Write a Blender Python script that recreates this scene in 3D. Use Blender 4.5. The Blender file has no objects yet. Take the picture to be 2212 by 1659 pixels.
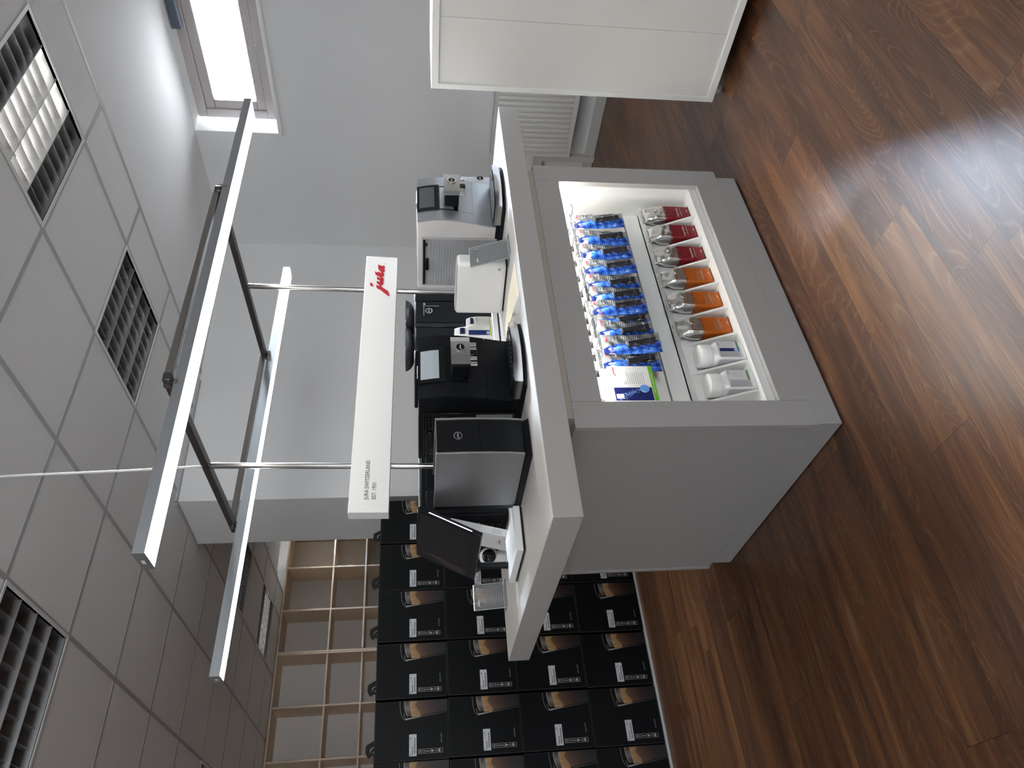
import bpy, math, random
from mathutils import Vector, Matrix
from mathutils.geometry import tessellate_polygon
random.seed(7)
SC = bpy.context.scene
COL = SC.collection
PI = math.pi

# ------------------------------------------------------------------ helpers
def lin(c):
    return c / 12.92 if c <= 0.04045 else ((c + 0.055) / 1.055) ** 2.4
def rgb(h):
    h = h.lstrip('#')
    return tuple(lin(int(h[i:i + 2], 16) / 255) for i in (0, 2, 4))

def mat(name, color=(.8, .8, .8), rough=.5, metal=0.0, emit=None, estr=0.0, spec=.5, attr=False, bump=None, aniso=None, coat=0.0, trans=0.0, ior=1.45):
    m = bpy.data.materials.new(name); m.use_nodes = True
    nt = m.node_tree; b = nt.nodes['Principled BSDF']
    if isinstance(color, str): color = rgb(color)
    b.inputs['Base Color'].default_value = (*color, 1)
    b.inputs['Roughness'].default_value = rough
    b.inputs['Metallic'].default_value = metal
    b.inputs['Specular IOR Level'].default_value = spec
    b.inputs['Coat Weight'].default_value = coat
    b.inputs['Transmission Weight'].default_value = trans
    b.inputs['IOR'].default_value = ior
    if emit is not None:
        if isinstance(emit, str): emit = rgb(emit)
        b.inputs['Emission Color'].default_value = (*emit, 1)
        b.inputs['Emission Strength'].default_value = estr
    if attr:
        a = nt.nodes.new('ShaderNodeAttribute'); a.attribute_name = 'Col'
        nt.links.new(a.outputs['Color'], b.inputs['Base Color'])
    if bump:
        scale, strength, stretch = bump
        tc = nt.nodes.new('ShaderNodeTexCoord'); mp = nt.nodes.new('ShaderNodeMapping')
        mp.inputs['Scale'].default_value = stretch
        n = nt.nodes.new('ShaderNodeTexNoise'); n.inputs['Scale'].default_value = scale; n.inputs['Detail'].default_value = 3
        bp = nt.nodes.new('ShaderNodeBump'); bp.inputs['Strength'].default_value = strength; bp.inputs['Distance'].default_value = .002
        nt.links.new(tc.outputs['Object'], mp.inputs['Vector']); nt.links.new(mp.outputs['Vector'], n.inputs['Vector'])
        nt.links.new(n.outputs['Fac'], bp.inputs['Height']); nt.links.new(bp.outputs['Normal'], b.inputs['Normal'])
    return m

def clear_mat(name, tint=(1, 1, 1), gloss=.08, rough=.02, frost=0.0, frostcol=(.8, .8, .8), fres=True):
    """clear pane / acrylic: lets light straight through, with a mirror-like surface and optional milky share"""
    m = bpy.data.materials.new(name); m.use_nodes = True
    nt = m.node_tree; nt.nodes.clear()
    out = nt.nodes.new('ShaderNodeOutputMaterial')
    tr = nt.nodes.new('ShaderNodeBsdfTransparent'); tr.inputs['Color'].default_value = (*tint, 1)
    gl = nt.nodes.new('ShaderNodeBsdfGlossy'); gl.inputs['Roughness'].default_value = rough
    mx = nt.nodes.new('ShaderNodeMixShader')
    if fres:
        lw = nt.nodes.new('ShaderNodeFresnel'); lw.inputs['IOR'].default_value = 1.45
        ad = nt.nodes.new('ShaderNodeMath'); ad.operation = 'ADD'; ad.use_clamp = True; ad.inputs[1].default_value = gloss - .04
        nt.links.new(lw.outputs[0], ad.inputs[0]); nt.links.new(ad.outputs[0], mx.inputs[0])
    else: mx.inputs[0].default_value = gloss
    nt.links.new(tr.outputs[0], mx.inputs[1]); nt.links.new(gl.outputs[0], mx.inputs[2])
    last = mx
    if frost > 0:
        df = nt.nodes.new('ShaderNodeBsdfDiffuse'); df.inputs['Color'].default_value = (*frostcol, 1)
        m2 = nt.nodes.new('ShaderNodeMixShader'); m2.inputs[0].default_value = frost
        nt.links.new(mx.outputs[0], m2.inputs[1]); nt.links.new(df.outputs[0], m2.inputs[2]); last = m2
    nt.links.new(last.outputs[0], out.inputs['Surface'])
    return m

class MB:
    def __init__(s): s.v = []; s.f = []; s.m = []; s.c = []
    def add(s, vs, fs, m=0, col=None):
        o = len(s.v); s.v += [Vector(p) for p in vs]
        for f in fs: s.f.append([i + o for i in f]); s.m.append(m); s.c.append(col)
        return s
    def box(s, x0, x1, y0, y1, z0, z1, m=0, col=None):
        vs = [(x0, y0, z0), (x1, y0, z0), (x1, y1, z0), (x0, y1, z0), (x0, y0, z1), (x1, y0, z1), (x1, y1, z1), (x0, y1, z1)]
        return s.add(vs, [(0, 3, 2, 1), (4, 5, 6, 7), (0, 1, 5, 4), (1, 2, 6, 5), (2, 3, 7, 6), (3, 0, 4, 7)], m, col)
    def hexa(s, a, b, m=0, col=None):
        """a, b: two corresponding quads (lists of four points)"""
        return s.add(list(a) + list(b), [(3, 2, 1, 0), (4, 5, 6, 7), (0, 1, 5, 4), (1, 2, 6, 5), (2, 3, 7, 6), (3, 0, 4, 7)], m, col)
    def prism(s, pts, axis, a, b, m=0, col=None):
        """2-D polygon extruded along axis from a to b; pts are the two other coordinates in x,y,z order"""
        def P(p, t):
            return {'x': (t, p[0], p[1]), 'y': (p[0], t, p[1]), 'z': (p[0], p[1], t)}[axis]
        n = len(pts); vs = [P(p, a) for p in pts] + [P(p, b) for p in pts]
        fs = [tuple(range(n)), tuple(range(2 * n - 1, n - 1, -1))]
        fs += [(i, i + n, (i + 1) % n + n, (i + 1) % n) for i in range(n)]
        return s.add(vs, fs, m, col)
    def cyl(s, p0, p1, r, n=16, m=0, col=None, r1=None, caps=True):
        p0, p1 = Vector(p0), Vector(p1); d = (p1 - p0).normalized()
        u = d.orthogonal().normalized(); w = d.cross(u); r1 = r if r1 is None else r1
        vs = [p0 + (u * math.cos(2 * PI * i / n) + w * math.sin(2 * PI * i / n)) * r for i in range(n)]
        vs += [p1 + (u * math.cos(2 * PI * i / n) + w * math.sin(2 * PI * i / n)) * r1 for i in range(n)]
        fs = [(i, (i + 1) % n, (i + 1) % n + n, i + n) for i in range(n)]
        if caps: fs += [tuple(range(n - 1, -1, -1)), tuple(range(n, 2 * n))]
        return s.add(vs, fs, m, col)
    def tube(s, pts, r, n=8, m=0, col=None):
        pts = [Vector(p) for p in pts]; k = len(pts); vs = []
        u = None
        for i, p in enumerate(pts):
            d = (pts[min(i + 1, k - 1)] - pts[max(i - 1, 0)]).normalized()
            if u is None: u = d.orthogonal().normalized()
            u = (u - d * u.dot(d)).normalized(); w = d.cross(u)
            vs += [p + (u * math.cos(2 * PI * j / n) + w * math.sin(2 * PI * j / n)) * r for j in range(n)]
        fs = [(i * n + j, i * n + (j + 1) % n, (i + 1) * n + (j + 1) % n, (i + 1) * n + j) for i in range(k - 1) for j in range(n)]
        fs += [tuple(range(n - 1, -1, -1)), tuple(range((k - 1) * n, k * n))]
        return s.add(vs, fs, m, col)
    def lathe(s, prof, o=(0, 0, 0), n=24, m=0, col=None, axis='z'):
        vs = []; k = len(prof)
        for r, h in prof:
            for j in range(n):
                a = 2 * PI * j / n; p = (r * math.cos(a), r * math.sin(a), h)
                if axis == 'y': p = (p[0], p[2], p[1])
                if axis == 'x': p = (p[2], p[0], p[1])
                vs.append((p[0] + o[0], p[1] + o[1], p[2] + o[2]))
        fs = [(i * n + j, i * n + (j + 1) % n, (i + 1) * n + (j + 1) % n, (i + 1) * n + j) for i in range(k - 1) for j in range(n)]
        if prof[0][0] > 1e-6: fs.append(tuple(range(n - 1, -1, -1)))
        if prof[-1][0] > 1e-6: fs.append(tuple(range((k - 1) * n, k * n)))
        return s.add(vs, fs, m, col)
    def loops(s, rings, m=0, col=None, caps=True):
        n = len(rings[0]); k = len(rings); vs = [p for r in rings for p in r]
        fs = [(i * n + j, i * n + (j + 1) % n, (i + 1) * n + (j + 1) % n, (i + 1) * n + j) for i in range(k - 1) for j in range(n)]
        if caps: fs += [tuple(range(n - 1, -1, -1)), tuple(range((k - 1) * n, k * n))]
        return s.add(vs, fs, m, col)
    def flat(s, polys, o, ex, ey, m=0, col=None, thick=0.0):
        """2-D polygons (lists of points) laid on a plane at o spanned by ex, ey; thick extrudes towards the viewer"""
        o, ex, ey = Vector(o), Vector(ex), Vector(ey); en = ex.cross(ey).normalized()
        for poly in polys:
            rings = poly if isinstance(poly[0][0], (tuple, list)) else [poly]
            tri = tessellate_polygon([[Vector((p[0], p[1], 0)) for p in r] for r in rings])
            pts = [p for r in rings for p in r]
            top = [o + ex * p[0] + ey * p[1] + en * thick for p in pts]
            def area(t):
                a, b, c = (pts[i] for i in t); return (b[0] - a[0]) * (c[1] - a[1]) - (c[0] - a[0]) * (b[1] - a[1])
            tri = [t if area(t) > 0 else (t[0], t[2], t[1]) for t in tri]
            if thick <= 0: s.add(top, tri, m, col); continue
            bot = [o + ex * p[0] + ey * p[1] for p in pts]; n = len(pts)
            fs = list(tri); st = 0
            for r in rings:
                k = len(r)
                for i in range(k): fs.append((st + i, st + (i + 1) % k, n + st + (i + 1) % k, n + st + i))
                st += k
            s.add(top + bot, fs, m, col)
        return s
    def xf(s, M, start=0):
        for i in range(start, len(s.v)): s.v[i] = M @ s.v[i]
        return s

def build(name, mb, mats, parent=None, smooth=False, bevel=0.0, seg=2, local=False, angle=40):
    if not isinstance(mats, (list, tuple)): mats = [mats]
    vs = mb.v
    if parent is not None and not local:
        r = parent
        while r.parent is not None: r = r.parent
        L = r.location.copy(); vs = [p - L for p in vs]
    me = bpy.data.meshes.new(name); me.from_pydata([tuple(p) for p in vs], [], mb.f); me.update()
    for m in mats: me.materials.append(m)
    me.polygons.foreach_set('material_index', mb.m)
    if any(c is not None for c in mb.c):
        ca = me.color_attributes.new('Col', 'FLOAT_COLOR', 'CORNER')
        for p, c in zip(me.polygons, mb.c):
            if c is None: c = (.8, .8, .8)
            for k, li in enumerate(p.loop_indices):
                cc = c[k] if isinstance(c[0], (tuple, list)) else c
                ca.data[li].color = (*cc, 1)
    o = bpy.data.objects.new(name, me); COL.objects.link(o)
    if parent is not None: o.parent = parent
    if smooth:
        me.shade_smooth() if hasattr(me, 'shade_smooth') else None
        for p in me.polygons: p.use_smooth = True
        if angle < 180:
            try: me.set_sharp_from_angle(angle=math.radians(angle))
            except Exception: pass
    if bevel > 0:
        b = o.modifiers.new('bevel', 'BEVEL'); b.width = bevel; b.segments = seg; b.limit_method = 'ANGLE'; b.angle_limit = math.radians(40)
        for p in me.polygons: p.use_smooth = True
        b.harden_normals = False
        try: me.set_sharp_from_angle(angle=math.radians(60))
        except Exception: pass
    return o

def tag(o, label=None, cat=None, group=None, kind=None):
    if label: o['label'] = label
    if cat: o['category'] = cat
    if group: o['group'] = group
    if kind: o['kind'] = kind
    return o
def thing(name, label, cat, loc=(0, 0, 0), group=None, rz=0):
    o = bpy.data.objects.new(name, None); COL.objects.link(o); o.location = loc; o.rotation_euler = (0, 0, rz)
    o.empty_display_size = .05
    return tag(o, label, cat, group)
def struct(name, mb, mats, **k):
    return tag(build(name, mb, mats, **k), kind='structure')
def dup(root, loc=None, rz=None, label=None):
    r = root.copy(); COL.objects.link(r)
    if loc is not None: r.location = loc
    if rz is not None: r.rotation_euler = (0, 0, rz)
    if label: r['label'] = label
    def kids(a, b):
        for ch in list(a.children):
            c = ch.copy(); COL.objects.link(c); c.parent = b; kids(ch, c)
    kids(root, r)
    return r

def text_polys(s, size=1.0, align='LEFT'):
    cu = bpy.data.curves.new('t', 'FONT'); cu.body = s; cu.size = size; cu.align_x = align; cu.resolution_u = 3; cu.fill_mode = 'FRONT'
    ob = bpy.data.objects.new('t', cu); me = ob.to_mesh()
    out = [[(me.vertices[i].co.x, me.vertices[i].co.y) for i in p.vertices] for p in me.polygons]
    ob.to_mesh_clear(); bpy.data.objects.remove(ob); bpy.data.curves.remove(cu)
    return out
def scaled(polys, k, dx=0, dy=0, ky=None):
    ky = k if ky is None else ky
    f = lambda p: (p[0] * k + dx, p[1] * ky + dy)
    return [[f(p) for p in q] if not isinstance(q[0][0], (tuple, list)) else [[f(p) for p in r] for r in q] for q in polys]

# script logo traced as strokes: x runs along the reading direction, y up; about 1.26 wide, baseline near 0
def _lg(L): return [(-(cy - 1470) / 1000, -.70 * (cx - 790) / 1000) for cx, cy in L]
LOGO = [
    _lg([(490, 1040), (560, 1075), (630, 1098), (660, 1070), (680, 1045), (760, 1160), (870, 1225), (975, 1285), (1010, 1380), (1045, 1468), (1000, 1462), (850, 1365), (690, 1240), (525, 1160)]),
    _lg([(250, 960), (300, 980), (345, 1005), (378, 1060), (372, 1092), (345, 1100), (265, 1060)]),
    _lg([(500, 890), (560, 912), (640, 920), (700, 885), (755, 880), (783, 930), (785, 985), (760, 1025), (700, 1040), (660, 1072), (625, 1062), (570, 1005), (525, 965)]),
    _lg([(505, 720), (570, 745), (640, 770), (690, 760), (690, 720), (650, 650), (720, 700), (765, 760), (792, 830), (780, 858), (755, 875), (700, 910), (640, 915), (650, 885), (620, 855), (525, 808)]),
    _lg([(410, 505), (470, 535), (515, 553), (522, 505), (560, 520), (620, 540), (700, 570), (735, 520), (775, 580), (796, 640), (785, 678), (740, 680), (640, 650), (700, 720), (660, 740), (580, 690), (455, 632)]),
    [_lg([(530, 212), (600, 245), (730, 285), (745, 245), (790, 275), (806, 325), (778, 378), (806, 440), (800, 490), (750, 522), (735, 540), (700, 562), (650, 490), (575, 435), (545, 370)]),
     _lg([(605, 352), (655, 358), (700, 405), (670, 424), (628, 402)])],
]

def grid_lines(n, x0, x1, y0, dy, h, jitter=.25):
    """rows of small print as short bars"""
    out = []
    for i in range(n):
        x = x0; y = y0 - i * dy; xe = x1 - random.random() * jitter * (x1 - x0)
        while x < xe:
            w = min((.06 + .16 * random.random()) * (x1 - x0), xe - x); out.append([(x, y), (x + w, y), (x + w, y + h), (x, y + h)]); x += w + .025 * (x1 - x0)
    return out
def rect(x0, x1, y0, y1): return [(x0, y0), (x1, y0), (x1, y1), (x0, y1)]
def disc(r, n=24, cx=0, cy=0): return [(cx + r * math.cos(2 * PI * i / n), cy + r * math.sin(2 * PI * i / n)) for i in range(n)]
def ring(r0, r1, n=28, cx=0, cy=0): return [disc(r1, n, cx, cy), disc(r0, n, cx, cy)]

# ------------------------------------------------------------------ materials
WALL = mat('wall_paint', (.80, .805, .80), .85, bump=(60, .12, (1, 1, 1)))
CEIL = mat('ceiling_tile', (.84, .845, .84), .9, bump=(160, .28, (1, 1, 1)))
TBAR = mat('ceiling_bar', (.46, .465, .47), .5)
PLAST = mat('ceiling_plaster', (.86, .865, .865), .85, bump=(30, .08, (1, 1, 1)))
LAMI = mat('counter_laminate', (.41, .40, .385), .42, bump=(400, .05, (1, 1, 1)))
TOPM = mat('countertop_white', (.88, .87, .85), .22, bump=(300, .03, (1, 1, 1)))
EDGM = mat('countertop_edge', (.47, .455, .435), .42)
NICHE = mat('niche_white', (.80, .80, .77), .45)
WHITE = mat('white_melamine', (.82, .82, .80), .35)
CABM = mat('cabinet_white', (.78, .78, .74), .4)
CABB = mat('cabinet_back', (.70, .69, .65), .5)
SIGNM = mat('sign_white', (.66, .66, .65), .4)
RADM = mat('radiator_enamel', (.74, .74, .72), .35)
SKIRT = mat('skirting_grey', (.60, .60, .58), .5)
STEEL = mat('brushed_steel', (.40, .385, .365), .20, 1.0, bump=(200, .15, (1, 1, .03)))
DARKST = mat('dark_steel', (.16, .155, .15), .35, 1.0)
ALU = mat('anodised_aluminium', (.42, .45, .47), .38, .85)
CHROME = mat('chrome', (.80, .80, .82), .06, 1.0)
BLK = mat('black_plastic', (.005, .006, .008), .40, spec=.22)
BLKG = mat('black_gloss', (.006, .007, .009), .12)
BLKS = mat('black_satin_panel', (.006, .007, .0085), .42, spec=.25, bump=(260, .1, (1, 1, .05)))
SILV = mat('brushed_silver', (.50, .53, .56), .34, .8, bump=(220, .1, (1, 1, .05)))
LSILV = mat('light_silver', (.62, .60, .60), .45, .25)
ALUB = mat('brushed_alu_side', (.36, .36, .36), .42, .9, bump=(260, .15, (.05, .05, 1)))
FRAME = mat('window_frame', (.50, .46, .45), .5)
PRINT = mat('printed', rough=.45, attr=True)
PRINTG = mat('printed_gloss', rough=.16, attr=True, coat=.3)
FOILP = mat('printed_foil', rough=.3, metal=.25, attr=True)
FOIL = mat('silver_foil', (.78, .78, .76), .20, .95, bump=(26, .9, (1, 1, 1)))
RED = mat('logo_red', '#A3242E', .4)
INK = mat('ink_dark', (.03, .03, .035), .5)
BIRCH = None
GLASS = clear_mat('window_glass', (1, 1, 1), .06)
ACRYL = clear_mat('clear_acrylic', (.93, .94, .95), .07, .02, .16, (.75, .78, .80))
ACRYE = clear_mat('acrylic_edge', (.92, .93, .94), .35, .05, .35, (.85, .87, .88))
TANK = clear_mat('tank_clear', (.72, .74, .76), .16, .06, .55, (.42, .43, .45))
TANKD = clear_mat('tank_smoked', (.15, .15, .16), .12, .05, .3, (.02, .02, .022))
HOPP = mat('hopper_smoked', (.055, .055, .06), .12, spec=.7)
MILKG = clear_mat('milk_glass', (.85, .87, .9), .15, .05, .55, (.78, .80, .84))
CART = mat('carton_black', (.0048, .0054, .0060), .40, spec=.13)
CREAM = mat('cream_paper', (.82, .76, .62), .5)
SHELLW = mat('white_plastic', (.80, .80, .79), .28)
STRAP = mat('dark_olive_plastic', (.013, .012, .010), .55, spec=.2)
GREY = mat('grey_plastic', (.36, .36, .36), .5)
LED_MAIN = mat('linear_diffuser', (.9, .9, .9), .5, emit=(1, .985, .95), estr=16.5)
LED_NICHE = mat('niche_led', (.9, .9, .9), .5, emit=(1, .98, .93), estr=66.0)
LED_TAB = mat('tablet_led', (.9, .9, .9), .5, emit=(.9, .93, 1), estr=4.0)
TUBE_ON = mat('tube_lit', (.9, .9, .9), .5, emit=(1, .97, .92), estr=13.0)
TUBE_OFF = mat('tube_off', (.82, .82, .80), .35)
MIRR = mat('louvre_mirror', (.50, .50, .50), .30, .8)
REFL = mat('reflector_grey', (.45, .45, .45), .3, .8)
CARTM = mat('cartridge_dark', (.022, .023, .028), .22)
CARTR = mat('cartridge_ring', (.12, .125, .13), .3)
SCREEN = mat('screen_dark', (.014, .015, .018), .12, spec=.25)
SCREENB = mat('screen_lit', (.25, .29, .31), .15, emit=(.55, .63, .66), estr=.18)
SCREENG = mat('screen_grey', (.06, .07, .075), .15, emit=(.3, .35, .38), estr=.06)

def wood_floor():
    m = bpy.data.materials.new('wood_plank_floor'); m.use_nodes = True; nt = m.node_tree; N = nt.nodes; L = nt.links
    b = N['Principled BSDF']
    def math_(op, a, b_=None, c=None):
        n = N.new('ShaderNodeMath'); n.operation = op
        for i, v in enumerate((a, b_, c)):
            if v is None: continue
            if isinstance(v, (int, float)): n.inputs[i].default_value = v
            else: L.new(v, n.inputs[i])
        return n.outputs[0]
    tc = N.new('ShaderNodeTexCoord'); sp = N.new('ShaderNodeSeparateXYZ'); L.new(tc.outputs['Object'], sp.inputs[0])
    X, Y = sp.outputs[0], sp.outputs[1]
    W, LEN = .166, 1.22
    yy = math_('DIVIDE', math_('ADD', Y, 10.0 * W - .07), W)
    row = math_('FLOOR', yy)
    wn = N.new('ShaderNodeTexWhiteNoise'); wn.noise_dimensions = '1D'; L.new(row, wn.inputs['W'])
    xx = math_('ADD', math_('DIVIDE', X, LEN), math_('MULTIPLY', wn.outputs['Value'], 7.3))
    colm = math_('FLOOR', xx)
    cv = N.new('ShaderNodeCombineXYZ'); L.new(row, cv.inputs[0]); L.new(colm, cv.inputs[1])
    wn2 = N.new('ShaderNodeTexWhiteNoise'); wn2.noise_dimensions = '3D'; L.new(cv.outputs[0], wn2.inputs['Vector'])
    rnd = wn2.outputs['Value']; rcol = wn2.outputs['Color']
    # edge distance
    fy = math_('FRACT', yy); fx = math_('FRACT', xx)
    ey = math_('MULTIPLY', math_('MINIMUM', fy, math_('SUBTRACT', 1.0, fy)), W)
    ex = math_('MULTIPLY', math_('MINIMUM', fx, math_('SUBTRACT', 1.0, fx)), LEN)
    edge = math_('MINIMUM', ey, ex)
    gap = math_('LESS_THAN', edge, .0011)
    # grain coordinates, shifted per plank
    off = N.new('ShaderNodeVectorMath'); off.operation = 'MULTIPLY_ADD'
    L.new(rcol, off.inputs[0]); off.inputs[1].default_value = (40, 40, 40); L.new(tc.outputs['Object'], off.inputs[2])
    mp = N.new('ShaderNodeMapping'); mp.inputs['Scale'].default_value = (.9, 9.0, 1); L.new(off.outputs[0], mp.inputs['Vector'])
    big = N.new('ShaderNodeTexNoise'); big.inputs['Scale'].default_value = 1.7; big.inputs['Detail'].default_value = 4; big.inputs['Distortion'].default_value = .8
    L.new(mp.outputs[0], big.inputs['Vector'])
    mp2 = N.new('ShaderNodeMapping'); mp2.inputs['Scale'].default_value = (5, 230, 1); L.new(off.outputs[0], mp2.inputs['Vector'])
    fine = N.new('ShaderNodeTexNoise'); fine.inputs['Scale'].default_value = 1.0; fine.inputs['Detail'].default_value = 3; L.new(mp2.outputs[0], fine.inputs['Vector'])
    # cathedral rings: bands of a smooth field
    mp3 = N.new('ShaderNodeMapping'); mp3.inputs['Scale'].default_value = (.8, 5.0, 1); L.new(off.outputs[0], mp3.inputs['Vector'])
    fld = N.new('ShaderNodeTexNoise'); fld.inputs['Scale'].default_value = 1.3; fld.inputs['Detail'].default_value = 1.0; fld.inputs['Distortion'].default_value = .35
    L.new(mp3.outputs[0], fld.inputs['Vector'])
    rings = math_('FRACT', math_('ADD', math_('MULTIPLY', fld.outputs['Fac'], 34.0), math_('MULTIPLY', fine.outputs['Fac'], .35)))
    rings = math_('ABSOLUTE', math_('SUBTRACT', rings, .5))
    rline = N.new('ShaderNodeMapRange'); rline.inputs['From Min'].default_value = .0; rline.inputs['From Max'].default_value = .16; rline.inputs['To Min'].default_value = 1; rline.inputs['To Max'].default_value = 0
    L.new(rings, rline.inputs['Value'])
    fac = math_('ADD', math_('MULTIPLY', big.outputs['Fac'], .80), math_('MULTIPLY', rnd, .17))
    fac = math_('ADD', fac, math_('MULTIPLY', math_('SUBTRACT', fine.outputs['Fac'], .5), .40))
    ramp = N.new('ShaderNodeValToRGB'); L.new(fac, ramp.inputs[0])
    cr = ramp.color_ramp; cr.elements[0].position = .22; cr.elements[0].color = (*rgb('#371F14'), 1)
    cr.elements[1].position = .86; cr.elements[1].color = (*rgb('#9B6A3C'), 1)
    for p, h in ((.42, '#54331F'), (.58, '#6E4527'), (.72, '#855830')):
        e = cr.elements.new(p); e.color = (*rgb(h), 1)
    mixr = N.new('ShaderNodeMix'); mixr.data_type = 'RGBA'; L.new(math_('MULTIPLY', rline.outputs[0], math_('MULTIPLY', math_('MULTIPLY', big.outputs['Fac'], big.outputs['Fac']), 1.1)), mixr.inputs[0])
    L.new(ramp.outputs[0], mixr.inputs[6]); mixr.inputs[7].default_value = (*rgb('#927A60'), 1)
    mixg = N.new('ShaderNodeMix'); mixg.data_type = 'RGBA'; L.new(math_('MULTIPLY', gap, .75), mixg.inputs[0])
    L.new(mixr.outputs[2], mixg.inputs[6]); mixg.inputs[7].default_value = (*rgb('#1E110A'), 1)
    L.new(mixg.outputs[2], b.inputs['Base Color'])
    b.inputs['Roughness'].default_value = .36
    b.inputs['Specular IOR Level'].default_value = .75
    hgt = math_('ADD', math_('MULTIPLY', fine.outputs['Fac'], .5), math_('MULTIPLY', rline.outputs[0], .5))
    hgt = math_('SUBTRACT', hgt, math_('MULTIPLY', gap, 1.0))
    bp = N.new('ShaderNodeBump'); bp.inputs['Strength'].default_value = .14; bp.inputs['Distance'].default_value = .0012
    L.new(hgt, bp.inputs['Height']); L.new(bp.outputs[0], b.inputs['Normal'])
    return m
def birch():
    m = bpy.data.materials.new('birch_wood'); m.use_nodes = True; nt = m.node_tree; N = nt.nodes; L = nt.links
    b = N['Principled BSDF']; tc = N.new('ShaderNodeTexCoord'); mp = N.new('ShaderNodeMapping'); mp.inputs['Scale'].default_value = (3, 30, 30)
    n = N.new('ShaderNodeTexNoise'); n.inputs['Scale'].default_value = 2.0; n.inputs['Detail'].default_value = 4
    r = N.new('ShaderNodeValToRGB'); r.color_ramp.elements[0].position = .3; r.color_ramp.elements[0].color = (*rgb('#D2BCA4'), 1); r.color_ramp.elements[1].position = .75; r.color_ramp.elements[1].color = (*rgb('#E6D4BE'), 1)
    L.new(tc.outputs['Object'], mp.inputs[0]); L.new(mp.outputs[0], n.inputs['Vector']); L.new(n.outputs['Fac'], r.inputs[0]); L.new(r.outputs[0], b.inputs['Base Color'])
    b.inputs['Roughness'].default_value = .55
    return m
FLOORM = wood_floor(); BIRCH = birch()

# ------------------------------------------------------------------ setting
ZC = 2.793            # ceiling height
XW = 3.35             # inner face of the window wall
XL, YF, YB = -4.6, -5.6, 6.68
struct('floor', MB().box(XL - .2, XW + .3, YF - .2, YB + .2, -.08, 0), FLOORM)
# window wall with two high window openings, the second unseen and added for light
W1 = (.26, 1.275); W2 = (5.82, 6.6); ZS, ZH = 2.24, 2.79
w = MB()
w.box(XW, XW + .30, YF - .2, YB + .2, 0, ZS)
w.box(XW, XW + .30, YF - .2, YB + .2, ZH, 3.1)
for a, b in ((YF - .2, W1[0]), (W1[1], W2[0]), (W2[1], YB + .2)): w.box(XW, XW + .30, a, b, ZS, ZH)
struct('wall_right', w, WALL)
struct('wall_back', MB().prism([(1.158, 2.464), (XW, 2.275), (XW, 3.0), (1.127, 3.0)], 'z', 0, ZC + .004), WALL)
struct('wall_far', MB().box(XL - .2, XW + .3, YB, YB + .2, 0, 3.1), WALL)
# left and front walls out of view, with windows added for fill light
w = MB(); LZ0, LZ1 = 1.0, 2.3; LY0, LY1 = -3.2, -1.6
w.box(XL - .2, XL, YF - .2, YB + .2, 0, LZ0); w.box(XL - .2, XL, YF - .2, YB + .2, LZ1, 3.1)
w.box(XL - .2, XL, YF - .2, LY0, LZ0, LZ1); w.box(XL - .2, XL, LY1, YB + .2, LZ0, LZ1)
struct('wall_left', w, mat('wall_paint_low_bounce', (.36, .36, .37), .85))  # unseen wall, toned darker to cut bounce light into the room
FX0, FX1, FZ0, FZ1 = -2.8, .8, 1.1, 2.5
w = MB()
w.box(XL - .2, XW + .3, YF - .2, YF, 0, FZ0); w.box(XL - .2, XW + .3, YF - .2, YF, FZ1, 3.1)
w.box(XL - .2, FX0, YF - .2, YF, FZ0, FZ1); w.box(FX1, XW + .3, YF - .2, YF, FZ0, FZ1)
struct('wall_front', w, WALL)

def window(name, axis, c, a0, a1, z0, z1, fw=.055, sw=.06, muls=(), dep=.07, inward=-1):
    """frame + sash + pane; axis 'x': plane x=c, runs along y from a0 to a1"""
    t = bpy.data.objects.new(name, None); COL.objects.link(t); t['kind'] = 'structure'
    def bx(mb, p0, p1, q0, q1, d0, d1):
        if axis == 'x': mb.box(min(c + d0, c + d1), max(c + d0, c + d1), p0, p1, q0, q1)
        else: mb.box(p0, p1, min(c + d0, c + d1), max(c + d0, c + d1), q0, q1)
    f = MB()
    bx(f, a0, a1, z0, z0 + fw, 0, dep); bx(f, a0, a1, z1 - fw, z1, 0, dep)
    bx(f, a0, a0 + fw, z0 + fw, z1 - fw, 0, dep); bx(f, a1 - fw, a1, z0 + fw, z1 - fw, 0, dep)
    for m_ in muls: bx(f, m_ - fw * .6, m_ + fw * .6, z0 + fw, z1 - fw, 0, dep)
    build('window_frame', f, FRAME, t, bevel=.004)
    s = MB(); i0, i1, k0, k1 = a0 + fw, a1 - fw, z0 + fw, z1 - fw
    cuts = [i0] + sorted(muls) + [i1]
    for u0, u1 in zip(cuts[:-1], cuts[1:]):
        if u0 != i0: u0 += fw * .6
        if u1 != i1: u1 -= fw * .6
        bx(s, u0, u1, k0, k0 + sw, .012, dep - .01); bx(s, u0, u1, k1 - sw, k1, .012, dep - .01)
        bx(s, u0, u0 + sw, k0 + sw, k1 - sw, .012, dep - .01); bx(s, u1 - sw, u1, k0 + sw, k1 - sw, .012, dep - .01)
    build('sash', s, FRAME, t, bevel=.006)
    g = MB(); bx(g, i0 + sw * .6, i1 - sw * .6, k0 + sw * .6, k1 - sw * .6, dep * .5, dep * .5 + .006)
    build('pane', g, GLASS, t)
    return t
w1 = window('window_1', 'x', XW + .13, W1[0], W1[1] - .022, ZS + .022, ZH - .006, .06, .062, muls=())
build('blind', MB().box(XW + .07, XW + .12, (.36), .62, 2.735, 2.787), mat('blind_fabric', (.10, .12, .15), .7), w1)
window('unseen_window_2', 'x', XW + .13, W2[0], W2[1], ZS, ZH - .006, muls=())  # out of view, placed to light the far coffer
window('unseen_window_3', 'x', XL - .15, LY0, LY1, LZ0, LZ1, muls=(-2.4,))  # out of view, added as side fill light
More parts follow.
